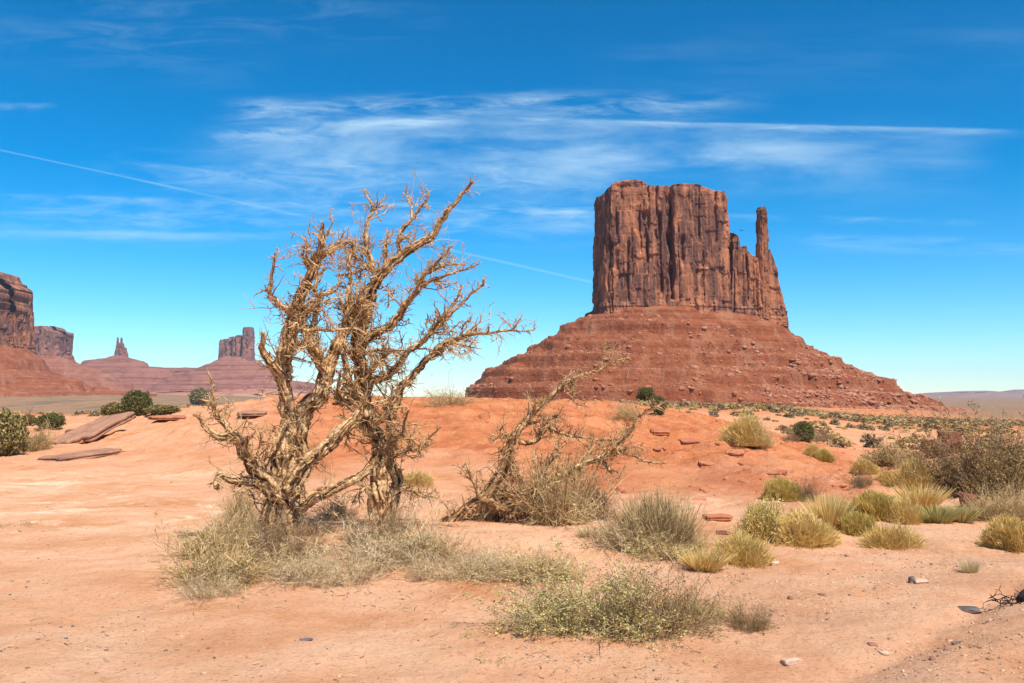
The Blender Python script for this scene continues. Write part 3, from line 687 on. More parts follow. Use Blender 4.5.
def tube(P, Rr, sides, seed, gnarl=.0, step=.02, ridges=.0, wob=.0):
    P, Rr = resample(P, Rr, step); n = len(P)
    s = np.arange(n) * step
    if wob:
        for c in range(3): P[:, c] += (wob * perlin(s * 5, seed * 3.1, c * 7.) + wob * .5 * perlin(s * 14, seed * 2.1, c * 5.)) * np.minimum(1, s / .1)
    T, A_, B_ = frames(P)
    a = np.linspace(0, 2 * np.pi, sides, endpoint=False)
    tw = s[:, None] * 2.2
    r = Rr[:, None] * np.ones((1, sides))
    if gnarl or ridges:
        ca, sa = np.cos(a[None] + tw), np.sin(a[None] + tw)
        r = r * (1 + gnarl * fbm(ca * .9 + seed, sa * .9, s[:, None] * 4, 3) + ridges * (.55 - 1.7 * np.abs(perlin(ca * 1.9 + seed, sa * 1.9, s[:, None] * 1.1))) + .7 * ridges * (.4 - 1.5 * np.abs(perlin(ca * 4.2 + seed, sa * 4.2, s[:, None] * 2.))))
        r = r + .002 * perlin(ca * 4, sa * 4, s[:, None] * 60)
    V = P[:, None] + r[..., None] * (np.cos(a)[None, :, None] * A_[:, None] + np.sin(a)[None, :, None] * B_[:, None])
    V = V.reshape(-1, 3); Q = grid_quads(n, sides, True)
    V = np.vstack([V, P[0] - T[0] * Rr[0] * .3, P[-1] + T[-1] * Rr[-1] * .8])
    k = n * sides; j = np.arange(sides); jn = (j + 1) % sides
    Tr = np.concatenate([np.stack([np.full(sides, k), jn, j], 1), np.stack([np.full(sides, k + 1), (n - 1) * sides + j, (n - 1) * sides + jn], 1)])
    ca, sa = np.cos(a[None] + tw), np.sin(a[None] + tw)
    bk = np.clip(.5 + .75 * perlin(ca * 3.2 + seed, sa * 3.2, s[:, None] * 2.6) + .55 * perlin(ca * 8 + seed, sa * 8, s[:, None] * 6), 0, 1)
    return V, Q, Tr, P, Rr, T, np.concatenate([bk.ravel(), [.5, .5]])
class Sticks:
    """many crooked thin twigs in one mesh"""
    def __init__(s, seed): s.V, s.Q, s.t, s.k = [], [], [], 0; s.r = np.random.RandomState(seed)
    def add(s, p, d, length, r0, seg=4, crook=.5, sides=3, up=0.):
        P = [np.array(p, float)]; d = d / np.linalg.norm(d); D_ = [d]
        for i in range(seg):
            d = d + s.r.normal(size=3) * crook; d[2] += up; d = d / np.linalg.norm(d)
            P.append(P[-1] + d * length / seg); D_.append(d)
        P = np.array(P); n = len(P); T, A_, B_ = frames(P)
        a = np.linspace(0, 2 * np.pi, sides, endpoint=False); r = r0 * np.linspace(1, .25, n)
        V = P[:, None] + r[:, None, None] * (np.cos(a)[None, :, None] * A_[:, None] + np.sin(a)[None, :, None] * B_[:, None])
        s.V.append(V.reshape(-1, 3)); s.Q.append(grid_quads(n, sides, True) + s.k); s.k += n * sides
        s.t.append(np.full(n * sides, s.r.uniform(0, 1)))
        return P, D_
    def twig(s, p, d, length, r0, depth=2, crook=.45, up=.05):
        seg = 4 if length > .1 else 3
        P, D_ = s.add(p, d, length, r0, seg, crook, 3, up)
        if depth > 0:
            for i in range(1, len(P)):
                for q in range(s.r.poisson(.8 if depth > 1 else .6)):
                    nd = D_[min(i, len(D_) - 1)] + s.r.normal(size=3) * .85
                    s.twig(P[i] - (P[i] - P[i - 1]) * s.r.rand(), nd, length * s.r.uniform(.3, .65), max(r0 * .68, .0026), depth - 1, crook, up)
    def build(s, name, parent, base, mat):
        return link(name, mesh(name, np.concatenate(s.V) - base, np.concatenate(s.Q), tint=np.concatenate(s.t), mat=mat), parent)

def dead_tree(label, base_uv, Y0, limbs, twig_k, seed, name='dead_tree', shaggy=1.):
    base = at(*base_uv, Y0); base[2] = float(height(base[0], base[1]))
    root = thing(name, label, 'dead tree', base)
    rng = np.random.RandomState(seed); st = Sticks(seed)
    for i, (nm, pts, w0, w1, d0, d1, tw) in enumerate(limbs):
        m = len(pts); k = np.linspace(0, 1, m)
        P = [at(u, v, Y0 + d0 + (d1 - d0) * q) for (u, v), q in zip(pts, k)]
        px = Y0 / F; rr = (w0 + (w1 * .8 - w0) * k ** .8) * .5 * px * .87
        big = w0 > 9
        V, Q, Tr, PP, RR, TT, BK = tube(P, rr, 40 if big else 16, seed + i, .26 if big else .22, .012, .42 if big else .25, .034 if big else .026)
        o = link(nm, mesh(nm, V - base, Q, Tr, tint=BK, mat=M['wood'], smooth=True), root)
        if big and nm != 'trunk' and nm != 'limb': pass
        # crooked side branches
        for q in range(int(len(PP) * .012 * 7.5 * tw)):
            j = rng.randint(int(len(PP) * .1), len(PP)); n = rng.normal(size=3); n -= TT[j] * (n @ TT[j]); n /= np.linalg.norm(n)
            f = j / len(PP); d = n * .8 + TT[j] * rng.uniform(.2, 1.0) + np.array([0, 0, .3])
            st.twig(PP[j] + n * RR[j] * .5, d, rng.uniform(.2, .58) * (1 - .8 * f), min(.0145, RR[j] * .6 + .002), 3, .33, .03)
        # twigs
        ln = len(PP) * .012
        for q in range(int(ln * twig_k * tw)):
            j = rng.randint(int(len(PP) * .04), len(PP)); n = rng.normal(size=3); n -= TT[j] * (n @ TT[j]); n /= np.linalg.norm(n)
            f = j / len(PP)
            d = n * .9 + TT[j] * rng.uniform(.0, 1.0) + np.array([0, 0, .25])
            L_ = min(rng.gamma(1.1, .15) + .03, .6) * (1 - .75 * f)
            st.twig(PP[j] + n * RR[j] * .7, d, L_, rng.uniform(.0036, .0062) + .006 * L_, 2 if L_ > .09 else 1, .30, .03)
        # shaggy strips of bark and stubs
        for q in range(int(ln * 34 * shaggy * (1.0 if big else .45))):
            j = rng.randint(0, len(PP)); n = rng.normal(size=3); n -= TT[j] * (n @ TT[j]); n /= np.linalg.norm(n)
            d = TT[j] * rng.choice([-1, 1]) * rng.uniform(.3, 1.3) + n * rng.uniform(.15, .9)
            st.add(PP[j] + n * RR[j] * .85, d, rng.uniform(.04, .15), rng.uniform(.002, .006), 3, .3, 4, -.05)
    o = st.build('twigs', root, base, M['twig']); o['kind'] = 'stuff'
    return root, base

TY = 9.75
left_limbs = [
    ('trunk', [(287, 566), (288, 540), (287, 515), (284, 488), (284, 462), (288, 430), (286, 405)], 35, 19, 0, 0, .6),
    ('trunk', [(272, 545), (268, 522), (274, 500), (281, 478)], 17, 16, -.1, -.05, .7),
    ('limb', [(286, 500), (293, 470), (297, 440), (304, 412), (323, 388), (330, 362), (338, 343)], 26, 14, .02, .15, .9),
    ('limb', [(286, 410), (284, 390), (279, 375), (268, 358), (263, 346), (262, 332)], 16, 5, 0, -.3, 1.1),
    ('limb', [(281, 376), (285, 355), (289, 335), (294, 316), (303, 292), (310, 276)], 18, 11, 0, -.15, 1.5),
    ('branch', [(310, 278), (318, 256), (322, 243), (324, 231), (323, 222)], 10, 2.5, -.15, -.3, 1.6),
    ('branch', [(316, 262), (325, 254), (335, 246), (343, 241), (352, 247), (357, 258)], 7, 2.5, -.15, .1, 1.5),
    ('branch', [(310, 280), (306, 262), (303, 256), (305, 246)], 6, 1.5, -.1, -.35, 1.4),
    ('branch', [(294, 318), (283, 307), (272, 296), (270, 284), (273, 269), (275, 252)], 8, 2.5, -.1, -.4, 1.1),
    ('limb', [(327, 372), (317, 358), (309, 340), (303, 326), (297, 314), (290, 305)], 13, 7, .1, -.2, 1.3),
    ('branch', [(309, 340), (315, 322), (318, 300), (316, 282), (326, 268)], 8, 3, .05, .3, 1.5),
    ('branch', [(338, 345), (346, 325), (349, 300), (351, 281), (349, 262), (349, 248)], 10, 2.5, .15, .35, 1.4),
    ('branch', [(300, 318), (312, 306), (322, 296), (333, 292), (342, 280)], 6, 2, -.1, -.35, 1.5),
    ('limb', [(290, 492), (300, 470), (312, 459), (335, 440), (350, 424), (360, 413)], 19, 12, -.12, .05, .8),
    ('limb', [(284, 500), (272, 488), (258, 470), (247, 455), (240, 441), (226, 436), (215, 432), (203, 424), (192, 416)], 20, 3, -.05, -.6, .9),
    ('branch', [(243, 441), (228, 428), (216, 414), (212, 398), (213, 384), (211, 374)], 9, 2, -.35, -.5, 1.0),
    ('branch', [(262, 476), (252, 460), (246, 448), (247, 436)], 12, 3, -.15, -.5, .8),
    ('branch', [(280, 497), (262, 486), (247, 482), (232, 479), (219, 476), (217, 488)], 11, 6, -.1, -.45, .9),
    ('branch', [(298, 508), (318, 496), (340, 486), (358, 477), (371, 468)], 13, 9, -.15, .0, .9),
    ('branch', [(286, 420), (276, 440), (268, 452)], 8, 3, -.1, -.3, 1.2),
    ('branch', [(304, 330), (330, 331), (352, 330), (366, 333)], 4, 2.5, -.35, -.3, .8),
    ('branch', [(289, 336), (304, 345), (312, 348), (318, 340)], 5, 2, -.2, -.5, 2),
]
dead_tree('gnarled dead juniper at the left of the pair, with a thick forked trunk', (288, 556), TY, left_limbs, 34, 3)
right_limbs = [
    ('trunk', [(381, 545), (379, 520), (377, 498), (379, 471), (380, 447), (372, 425), (364, 395), (360, 360), (357, 338)], 20, 15, 0, .05, .8),
    ('trunk', [(390, 540), (391, 508), (397, 487), (389, 457), (393, 440), (391, 423), (399, 395), (410, 377), (428, 360), (440, 348)], 13, 7, .15, .1, .8),
    ('limb', [(357, 340), (366, 311), (374, 285), (386, 269), (404, 254), (417, 246), (431, 237), (440, 222), (448, 211), (457, 200), (467, 189), (473, 182)], 14, 2.5, .05, -.35, 1.0),
    ('branch', [(398, 260), (399, 240), (404, 228), (412, 218), (419, 209), (426, 200), (430, 191)], 6, 2, 0, -.1, .9),
    ('branch', [(412, 218), (410, 204), (404, 192)], 3, 1.5, -.05, .05, 1.),
    ('branch', [(380, 278), (371, 264), (367, 247), (366, 231), (372, 211), (368, 199), (364, 190)], 8, 2, .1, .3, .9),
    ('branch', [(371, 212), (378, 204), (388, 198)], 3.5, 1.5, .25, .3, 1.2),
    ('branch', [(384, 272), (385, 250), (386, 240), (389, 229)], 5, 1.5, 0, .2, 1.3),
    ('branch', [(378, 278), (366, 266), (356, 258), (348, 250)], 7, 2.5, .1, .4, 1.4),
    ('limb', [(358, 352), (366, 338), (387, 329), (400, 315), (411, 300), (417, 290), (425, 275), (440, 260), (452, 246)], 12, 2, .0, -.5, 1.2),
    ('branch', [(417, 290), (430, 281), (444, 276), (462, 269), (481, 264)], 5.5, 1.5, -.3, -.5, 1.),
    ('branch', [(426, 273), (444, 266), (464, 264)], 4, 1.5, -.35, -.2, 1.1),
    ('limb', [(364, 395), (372, 380), (387, 376), (400, 362), (410, 350), (423, 342), (434, 328), (443, 317), (455, 301), (464, 287)], 10, 2, .05, .4, 1.2),
    ('branch', [(423, 342), (440, 324), (456, 309), (470, 295), (483, 284), (483, 279)], 5.5, 1.8, .25, .1, 1.),
    ('branch', [(436, 350), (450, 342), (470, 335), (490, 333), (512, 331), (535, 330)], 6, 1.5, .1, -.4, .9),
    ('branch', [(512, 331), (516, 325), (520, 319)], 2.5, 1.2, -.3, -.35, 1.2),
    ('branch', [(450, 343), (463, 346), (481, 350)], 3.5, 1.2, .05, .3, .8),
    ('branch', [(427, 360), (440, 345), (455, 340), (470, 318)], 4, 1.5, .1, .5, 1.),
    ('branch', [(360, 362), (349, 352), (343, 340), (344, 322), (356, 305), (360, 290)], 8, 2.5, .05, -.4, 1.6),
    ('branch', [(357, 340), (352, 318), (357, 300), (366, 288)], 7, 2.5, .05, -.3, 1.6),
    ('branch', [(358, 356), (374, 350), (392, 351), (408, 349)], 6, 2, -.1, -.4, 1.4),
    ('branch', [(380, 448), (392, 440), (402, 435), (404, 420), (410, 410)], 6, 2, 0, -.3, 1.2),
    ('branch', [(389, 457), (405, 452), (420, 446), (430, 437), (441, 428)], 5, 1.5, .1, -.4, 1.3),
    ('branch', [(397, 487), (410, 490), (424, 497), (440, 498)], 4, 1.5, .1, -.3, 1.6),
    ('branch', [(377, 498), (367, 488), (359, 494), (352, 505)], 5, 2, 0, -.3, 1.6),
    ('branch', [(366, 430), (355, 425), (345, 432)], 8, 3, 0, -.2, 2.),
    ('branch', [(364, 400), (354, 388), (347, 374), (345, 358), (348, 344)], 10, 4, -.1, -.3, 2.4),
    ('branch', [(368, 416), (356, 404), (345, 396), (338, 384), (340, 370)], 9, 3, -.1, -.25, 2.4),
    ('branch', [(362, 382), (370, 370), (378, 362), (388, 352)], 8, 3, -.1, -.2, 2.2),
    ('branch', [(360, 350), (354, 330), (346, 316), (340, 300)], 7, 2.5, 0, .3, 2.),
    ('branch', [(372, 425), (384, 415), (390, 400), (392, 385)], 7, 2.5, -.1, -.3, 1.8),
]
dead_tree('dead juniper with slender stems and long limbs reaching right, beside the thick forked trunk', (380, 535), TY + .35, right_limbs, 36, 7)
fallen = [
    ('trunk', [(444, 524), (456, 518), (468, 510), (478, 503), (488, 494)], 12, 13, -.05, 0, 2.0),
    ('limb', [(484, 500), (495, 483), (504, 469), (511, 446), (519, 428), (533, 414), (546, 401), (562, 386), (585, 374), (607, 366), (630, 358)], 12, 1.6, 0, -.3, 1.1),
    ('limb', [(486, 497), (510, 494), (537, 488), (562, 476), (582, 466), (598, 459), (614, 452), (626, 437), (640, 417), (665, 404)], 11, 1.8, .05, -.2, 1.6),
    ('branch', [(519, 442), (536, 440), (546, 426), (559, 433), (582, 437), (614, 440), (632, 428)], 6, 1.8, -.1, .2, 1.2),
    ('branch', [(614, 452), (630, 455), (646, 460), (666, 464)], 3.5, 1.5, -.1, .2, 1.),
    ('branch', [(601, 367), (603, 354), (606, 340)], 2, 1, -.25, -.25, .7),
    ('branch', [(479, 497), (472, 480), (466, 463)], 5, 2, -.1, -.2, 1.),
    ('branch', [(505, 494), (527, 499), (553, 516), (576, 527)], 4.5, 1.8, -.1, -.4, .7),
    ('branch', [(562, 386), (572, 392), (576, 402), (590, 408)], 2.5, 1, -.2, -.1, .9),
    ('branch', [(520, 428), (540, 420), (560, 417)], 4, 1.5, -.1, .2, 1.),
    ('branch', [(512, 445), (508, 460), (512, 475), (508, 492)], 6, 3, -.1, -.1, 1.4),
    ('branch', [(537, 488), (545, 470), (556, 455), (560, 440)], 4, 1.5, .1, .3, 1.2),
    ('branch', [(582, 466), (590, 450), (594, 438)], 3, 1.2, 0, .2, 1.2),
    ('branch', [(598, 459), (606, 466), (612, 474)], 6, 3, 0, -.1, 1.2),
    ('branch', [(490, 500), (505, 510), (520, 514)], 6, 2, -.1, -.2, 2.),
]
g_ = ground_at(470, 522)
dead_tree('dead tree lying toppled on the sand, its bare limbs pointing right', (478, 518), float(g_[1]) + .1, fallen, 46, 13, 'fallen_tree')

# ------------------------------------------------------------------ plants
def ribbons(P0, P1, P2, w, rng, tint=None, end=.25):
    n = len(P0); d = P2 - P0; sd_ = np.cross(d, rng.normal(size=(n, 3))); sd_ /= np.linalg.norm(sd_, axis=1)[:, None] + 1e-9
    w = np.broadcast_to(np.asarray(w, float), (n,))[:, None] * .5
    M1 = .25 * P0 + .5 * P1 + .25 * P2
    V = np.stack([P0 - sd_ * w, P0 + sd_ * w, M1 - sd_ * w * .85, M1 + sd_ * w * .85, P2 - sd_ * w * end, P2 + sd_ * w * end], 1).reshape(-1, 3)
    b = np.arange(n)[:, None] * 6
    Q = np.concatenate([b + [0, 1, 3, 2], b + [2, 3, 5, 4]])
    tn = rng.uniform(0, 1, n) if tint is None else tint
    return V, Q, np.repeat(tn, 6)
def leaves(P, size, rng, asp=1.6, up=.3):
    n = len(P); a = rng.normal(size=(n, 3)); a[:, 2] += up; a /= np.linalg.norm(a, axis=1)[:, None]
    b = np.cross(a, rng.normal(size=(n, 3))); b /= np.linalg.norm(b, axis=1)[:, None] + 1e-9
    s = np.broadcast_to(np.asarray(size), (n,))[:, None] * .5 * rng.uniform(.6, 1.3, (n, 1)); a = a * s * asp; b = b * s
    V = np.stack([P - a, P + b * .9, P + a, P - b * .9], 1).reshape(-1, 3)
    return V, np.arange(n * 4).reshape(-1, 4), np.repeat(rng.uniform(0, 1, n), 4)
def hemi(n, rng, low=.0):
    z = rng.uniform(low, 1, n); a = rng.uniform(0, 2 * np.pi, n); r = np.sqrt(1 - z * z)
    return np.stack([r * np.cos(a), r * np.sin(a), z], 1)
def lump(d, seed, k=.36): return 1 + k * fbm(d[:, 0] * 1.7 + seed, d[:, 1] * 1.7, d[:, 2] * 1.7, 3)
def dome(n, seed, h=.62, w=.012, loose=.12, stem=.25, up=.30):
    """broom-like bush: fine upright stems filling a rounded mound"""
    rng = np.random.RandomState(seed)
    d = hemi(n, rng, -.12); rad = .5 * lump(d, seed, .24) * (1 + loose * rng.normal(size=n))
    k = rng.uniform(.55, 1, n) ** .5
    tip = d * (rad * k)[:, None] * [1, 1, h * 2]
    tip[:, 2] = np.abs(tip[:, 2]) + .015
    root = np.stack([tip[:, 0] * .32, tip[:, 1] * .32, np.zeros(n)], 1) + rng.normal(size=(n, 3)) * [.03, .03, 0]
    bow = np.stack([tip[:, 0] * .80, tip[:, 1] * .80, tip[:, 2] * .42], 1)
    q = d * [1, 1, h * 2] * .85 + [0, 0, up] + rng.normal(size=(n, 3)) * (.22 + .3 * loose); q /= np.linalg.norm(q, axis=1)[:, None]
    s0 = tip - q * rng.uniform(.05, .14 + .3 * loose, n)[:, None]; s0[:, 2] = np.maximum(s0[:, 2], .004)
    mid = (s0 + tip) * .5 + rng.normal(size=(n, 3)) * .012
    cl = .5 + .32 * perlin(tip[:, 0] * 7 + seed, tip[:, 1] * 7, tip[:, 2] * 7) + .22 * rng.normal(size=n)
    fol = ribbons(s0, mid, tip, w, rng, np.clip(cl, 0, 1), .35)
    m = int(n * stem); rt = root[:m] * .45; st = ribbons(rt, bow[:m] * .8, s0[:m] + (tip[:m] - s0[:m]) * .2, w * .9, rng)
    return fol, st
def brush(n1, n2, n3, seed, h=.6, w=.009, elev=(15, 85), leaf=0, lsize=.02, droop=0., fan=.22):
    """twiggy bush: three orders of branching, optional small leaves"""
    rng = np.random.RandomState(seed)
    az = rng.uniform(0, 2 * np.pi, n1); el = np.radians(rng.uniform(*elev, n1))
    r0 = np.stack([np.cos(az), np.sin(az), 0 * az], 1) * (fan * np.sqrt(rng.rand(n1)))[:, None]
    dr = np.stack([np.cos(az) * np.cos(el), np.sin(az) * np.cos(el), np.sin(el)], 1)
    ln = rng.uniform(.5, 1, n1) * (.5 * np.cos(el) + h * np.sin(el)) * lump(dr, seed, .75) ** 1.3 * rng.uniform(.55, 1.1, n1)
    dr = dr + rng.normal(size=dr.shape) * .16; tip = r0 * .5 + dr * ln[:, None]; tip[:, 2] = np.clip(tip[:, 2] - droop * np.hypot(tip[:, 0], tip[:, 1]), .01, None)
    mid = (r0 + tip) * .5 + rng.normal(size=(n1, 3)) * .06 + [0, 0, .03]
    out = [ribbons(r0, mid, tip, w, rng)]
    def child(P0, P1, P2, n, L0, L1, wd, dev):
        i = rng.randint(0, len(P0), n); t = rng.uniform(.25, 1, n)[:, None]
        s = (1 - t) ** 2 * P0[i] + 2 * t * (1 - t) * P1[i] + t ** 2 * P2[i]
        d = P2[i] - P0[i]; d /= np.linalg.norm(d, axis=1)[:, None] + 1e-9
        d = d + rng.normal(size=(n, 3)) * dev + [0, 0, .15]; d /= np.linalg.norm(d, axis=1)[:, None]
        e = s + d * rng.uniform(L0, L1, n)[:, None]; e[:, 2] = np.maximum(e[:, 2], .008)
        m = (s + e) * .5 + rng.normal(size=(n, 3)) * L0 * .25
        out.append(ribbons(s, m, e, wd, rng)); return s, m, e
    a = child(r0, mid, tip, n2, .07, .22, w * .7, .75)
    b = child(*a, n3, .03, .10, w * .55, .95)
    lv = None
    if leaf:
        i = rng.randint(0, n3, leaf); t = rng.uniform(.1, 1.05, leaf)[:, None]
        lv = leaves(b[0][i] + (b[2][i] - b[0][i]) * t + rng.normal(size=(leaf, 3)) * .012, lsize, rng)
    return merge(out), lv
def tuft(n, seed, h=1., spread=.5, w=.012, bend=.25):
    rng = np.random.RandomState(seed); az = rng.uniform(0, 6.283, n); rr = np.sqrt(rng.rand(n))
    r0 = np.stack([np.cos(az) * rr * .18, np.sin(az) * rr * .18, 0 * az], 1)
    ln = rng.uniform(.45, 1, n) * h; sp = rr * spread
    tip = r0 + np.stack([np.cos(az) * sp * ln / h, np.sin(az) * sp * ln / h, ln * (1 - .25 * rr)], 1)
    mid = r0 + (tip - r0) * .5; mid[:, 2] += bend * ln * rr * .5
    return ribbons(r0, mid, tip, w, rng, end=.15)

PR = {}
def proto(key, fn):
    if key not in PR:
        ps = fn(); C_ = []
        for _, me, h in ps:
            a = np.zeros(len(me.vertices) * 3, np.float32); me.vertices.foreach_get('co', a); C_.append(a.reshape(-1, 3))
        al = np.concatenate(C_); kx = .5 / np.percentile(np.abs(al[:, :2]), 97); kz = ps[0][2] / np.percentile(al[:, 2], 98)
        for (_, me, h), a in zip(ps, C_):
            me.vertices.foreach_set('co', (a * np.array([kx, kx, kz], np.float32)).astype(np.float32).ravel()); me.update()
        PR[key] = ps
    return PR[key]
def place(name, label, cat, u, v, wpx, hpx, parts, group=None, rz=None, sink=.035, deep=.0):
    """stand a plant where the line of sight through its base meets the ground; parts are (name, mesh, h) made at unit width"""
    p = ground_at(u, v); x, y = p[0] * (1 + deep / p[1]), p[1] + deep
    z = float(height(x, y)); px = y / F
    rz = random.uniform(0, 6.28) if rz is None else rz
    wd, ht = wpx * px, hpx * px
    o = thing(name, label, cat, (x, y, z - sink - (.07 * wd if name == 'rabbitbrush' else 0)), group); o.rotation_euler = (0, 0, rz)
    ex = random.uniform(.85, 1.15); flat = .82 if name in ('rabbitbrush', 'grass_tuft', 'brown_bush') else 1 if name == 'juniper_shrub' else .84 if name == 'leafy_shrub' else .68 if v > 560 else .9
    for nm, me, h in parts:
        link(nm, me, o, sc=(wd * ex, wd / ex, ht / h * flat))
    return o
random.seed(4)
def dome_parts(key, n, seed, fm, sm, h=.62, w=.012, loose=.1, seed_heads=0, up=.3):
    def mk():
        fol, st = dome(n, seed, h, w, loose, .25, up)
        r = [('foliage', mesh('foliage', *fol[:2], tint=fol[2], mat=M[fm]), h), ('stems', mesh('stems', *st[:2], tint=st[2], mat=M[sm]), h)]
        if seed_heads:
            rng = np.random.RandomState(seed + 1); d = hemi(seed_heads, rng, .0)
            P = d * (.5 * lump(d, seed) * rng.uniform(.85, 1.06, seed_heads))[:, None] * [1, 1, 2 * h]; P[:, 2] += .02
            lv = leaves(P, .024, rng, 1.3); r.append(('seed_heads', mesh('seed_heads', *lv[:2], tint=lv[2], mat=M['seed']), h))
        return r
    return proto(key, mk)
def brush_parts(key, a, seed, sm, lm=None, **k):
    def mk():
        st, lv = brush(*a, seed, **k); h = k.get('h', .6)
        r = [('branches', mesh('branches', *st[:2], tint=st[2], mat=M[sm]), h)]
        if lv is not None: r.append(('foliage', mesh('foliage', *lv[:2], tint=lv[2], mat=M[lm]), h))
        return r
    return proto(key, mk)
def tuft_parts(key, n, seed, m, **k):
    def mk():
        t = tuft(n, seed, **k); return [('blades', mesh('blades', *t[:2], tint=t[2], mat=M[m]), k.get('h', 1.))]
    return proto(key, mk)

dense = lambda: brush_parts('dense', (340, 2600, 6500), 31, 'brown', 'greybrush', h=.75, w=.0075, leaf=2200, lsize=.016)
tangle = lambda: brush_parts('tangle', (260, 2200, 5600), 32, 'tanbrush', 'brown', h=.42, w=.0065, leaf=1600, lsize=.012, elev=(2, 60), fan=.5)
tangb = lambda: brush_parts('tangb', (220, 1900, 5000), 33, 'brown', 'tanbrush', h=.5, w=.0075, leaf=900, lsize=.012, elev=(2, 75), fan=.45)
def ball_parts(key, n, seed, m, h=.9, ls=.045):
    def mk():
        rg = np.random.RandomState(seed); d = rg.normal(size=(n, 3)); d /= np.linalg.norm(d, axis=1)[:, None]
        P = d * (.5 * (1 + .30 * fbm(d[:, 0] * 2 + seed, d[:, 1] * 2, d[:, 2] * 2, 3)) * rg.uniform(.45, 1, n) ** .5)[:, None] * [1, 1, h]; P[:, 2] += h * .48
        P = P[P[:, 2] > .02]; lv = leaves(P, ls, rg, 1.4); st, _ = brush(30, 120, 240, seed, h=h * .8, w=.014, elev=(30, 88))
        return [('foliage', mesh('foliage', *lv[:2], tint=lv[2], mat=M[m]), h), ('branches', mesh('branches', *st[:2], tint=st[2], mat=M['brown']), h)]
    return proto(key, mk)
roundj = lambda: ball_parts('roundj', 5200, 41, 'juniper')
roundo = lambda: ball_parts('roundo', 4200, 42, 'darkolive', .8, .05)
rabA = lambda: dome_parts('rabA', 17000, 1, 'rabbit', 'tanbrush', .62, .0075, .05)
rabB = lambda: dome_parts('rabB', 17000, 2, 'rabbitg', 'tanbrush', .55, .0075, .05)
rabC = lambda: dome_parts('rabC', 11000, 3, 'rabbit', 'tanbrush', .6, .0075, .13)
white = lambda: dome_parts('white', 3600, 4, 'rabbitg', 'brown', .7, .011, .12, 1500)
grey = lambda: brush_parts('grey', (260, 1800, 4200), 5, 'greybrush', 'green', h=.5, w=.008, leaf=1500, lsize=.014)
tan = lambda: brush_parts('tan', (240, 1700, 4200), 6, 'tanbrush', 'straw', h=.55, w=.0075, leaf=1500, lsize=.012)
brown = lambda: brush_parts('brown', (220, 1500, 3600), 7, 'brown', 'olive', h=.7, w=.009, leaf=700, lsize=.014)
twiggy = lambda: brush_parts('twiggy', (200, 1300, 3000), 8, 'greybrush', None, h=.7, w=.008)
broom = lambda: dome_parts('broom', 9000, 9, 'greybrush', 'brown', .5, .006, .2, up=.9)
leafy = lambda: brush_parts('leafy', (260, 1500, 3000), 10, 'tanbrush', 'green', h=.5, w=.006, leaf=17000, lsize=.0125, elev=(5, 80), fan=.3)
leafyb = lambda: brush_parts('leafyb', (260, 1500, 3200), 11, 'brown', 'olive', h=.5, w=.007, leaf=6000, lsize=.0115, elev=(5, 80), fan=.3)
junip = lambda: brush_parts('junip', (160, 900, 1800), 12, 'brown', 'juniper', h=.8, w=.012, leaf=5200, lsize=.05, elev=(5, 88), fan=.3)
bigb = lambda: brush_parts('bigb', (460, 4200, 13000), 14, 'brown', 'olive', h=.72, w=.0065, leaf=14000, lsize=.016, elev=(2, 88), fan=.4)
oliv = lambda: brush_parts('oliv', (200, 1300, 3000), 15, 'greybrush', 'olive', h=.7, w=.009, leaf=4200, lsize=.026)
yellowg = lambda: tuft_parts('yellowg', 900, 16, 'rabbit', h=1., spread=.55, w=.014)
strawt = lambda: tuft_parts('strawt', 500, 17, 'straw', h=1., spread=.6, w=.012)
sedge = lambda: tuft_parts('sedge', 900, 18, 'green', h=1., spread=.55, w=.014)
sprig = lambda: brush_parts('sprig', (40, 160, 300), 19, 'tanbrush', 'green', h=.35, w=.014, leaf=420, lsize=.04, elev=(5, 60), fan=.45)
drysprig = lambda: brush_parts('drysprig', (40, 160, 260), 20, 'brown', 'olive', h=.35, w=.014, leaf=160, lsize=.035, elev=(5, 60), fan=.45)

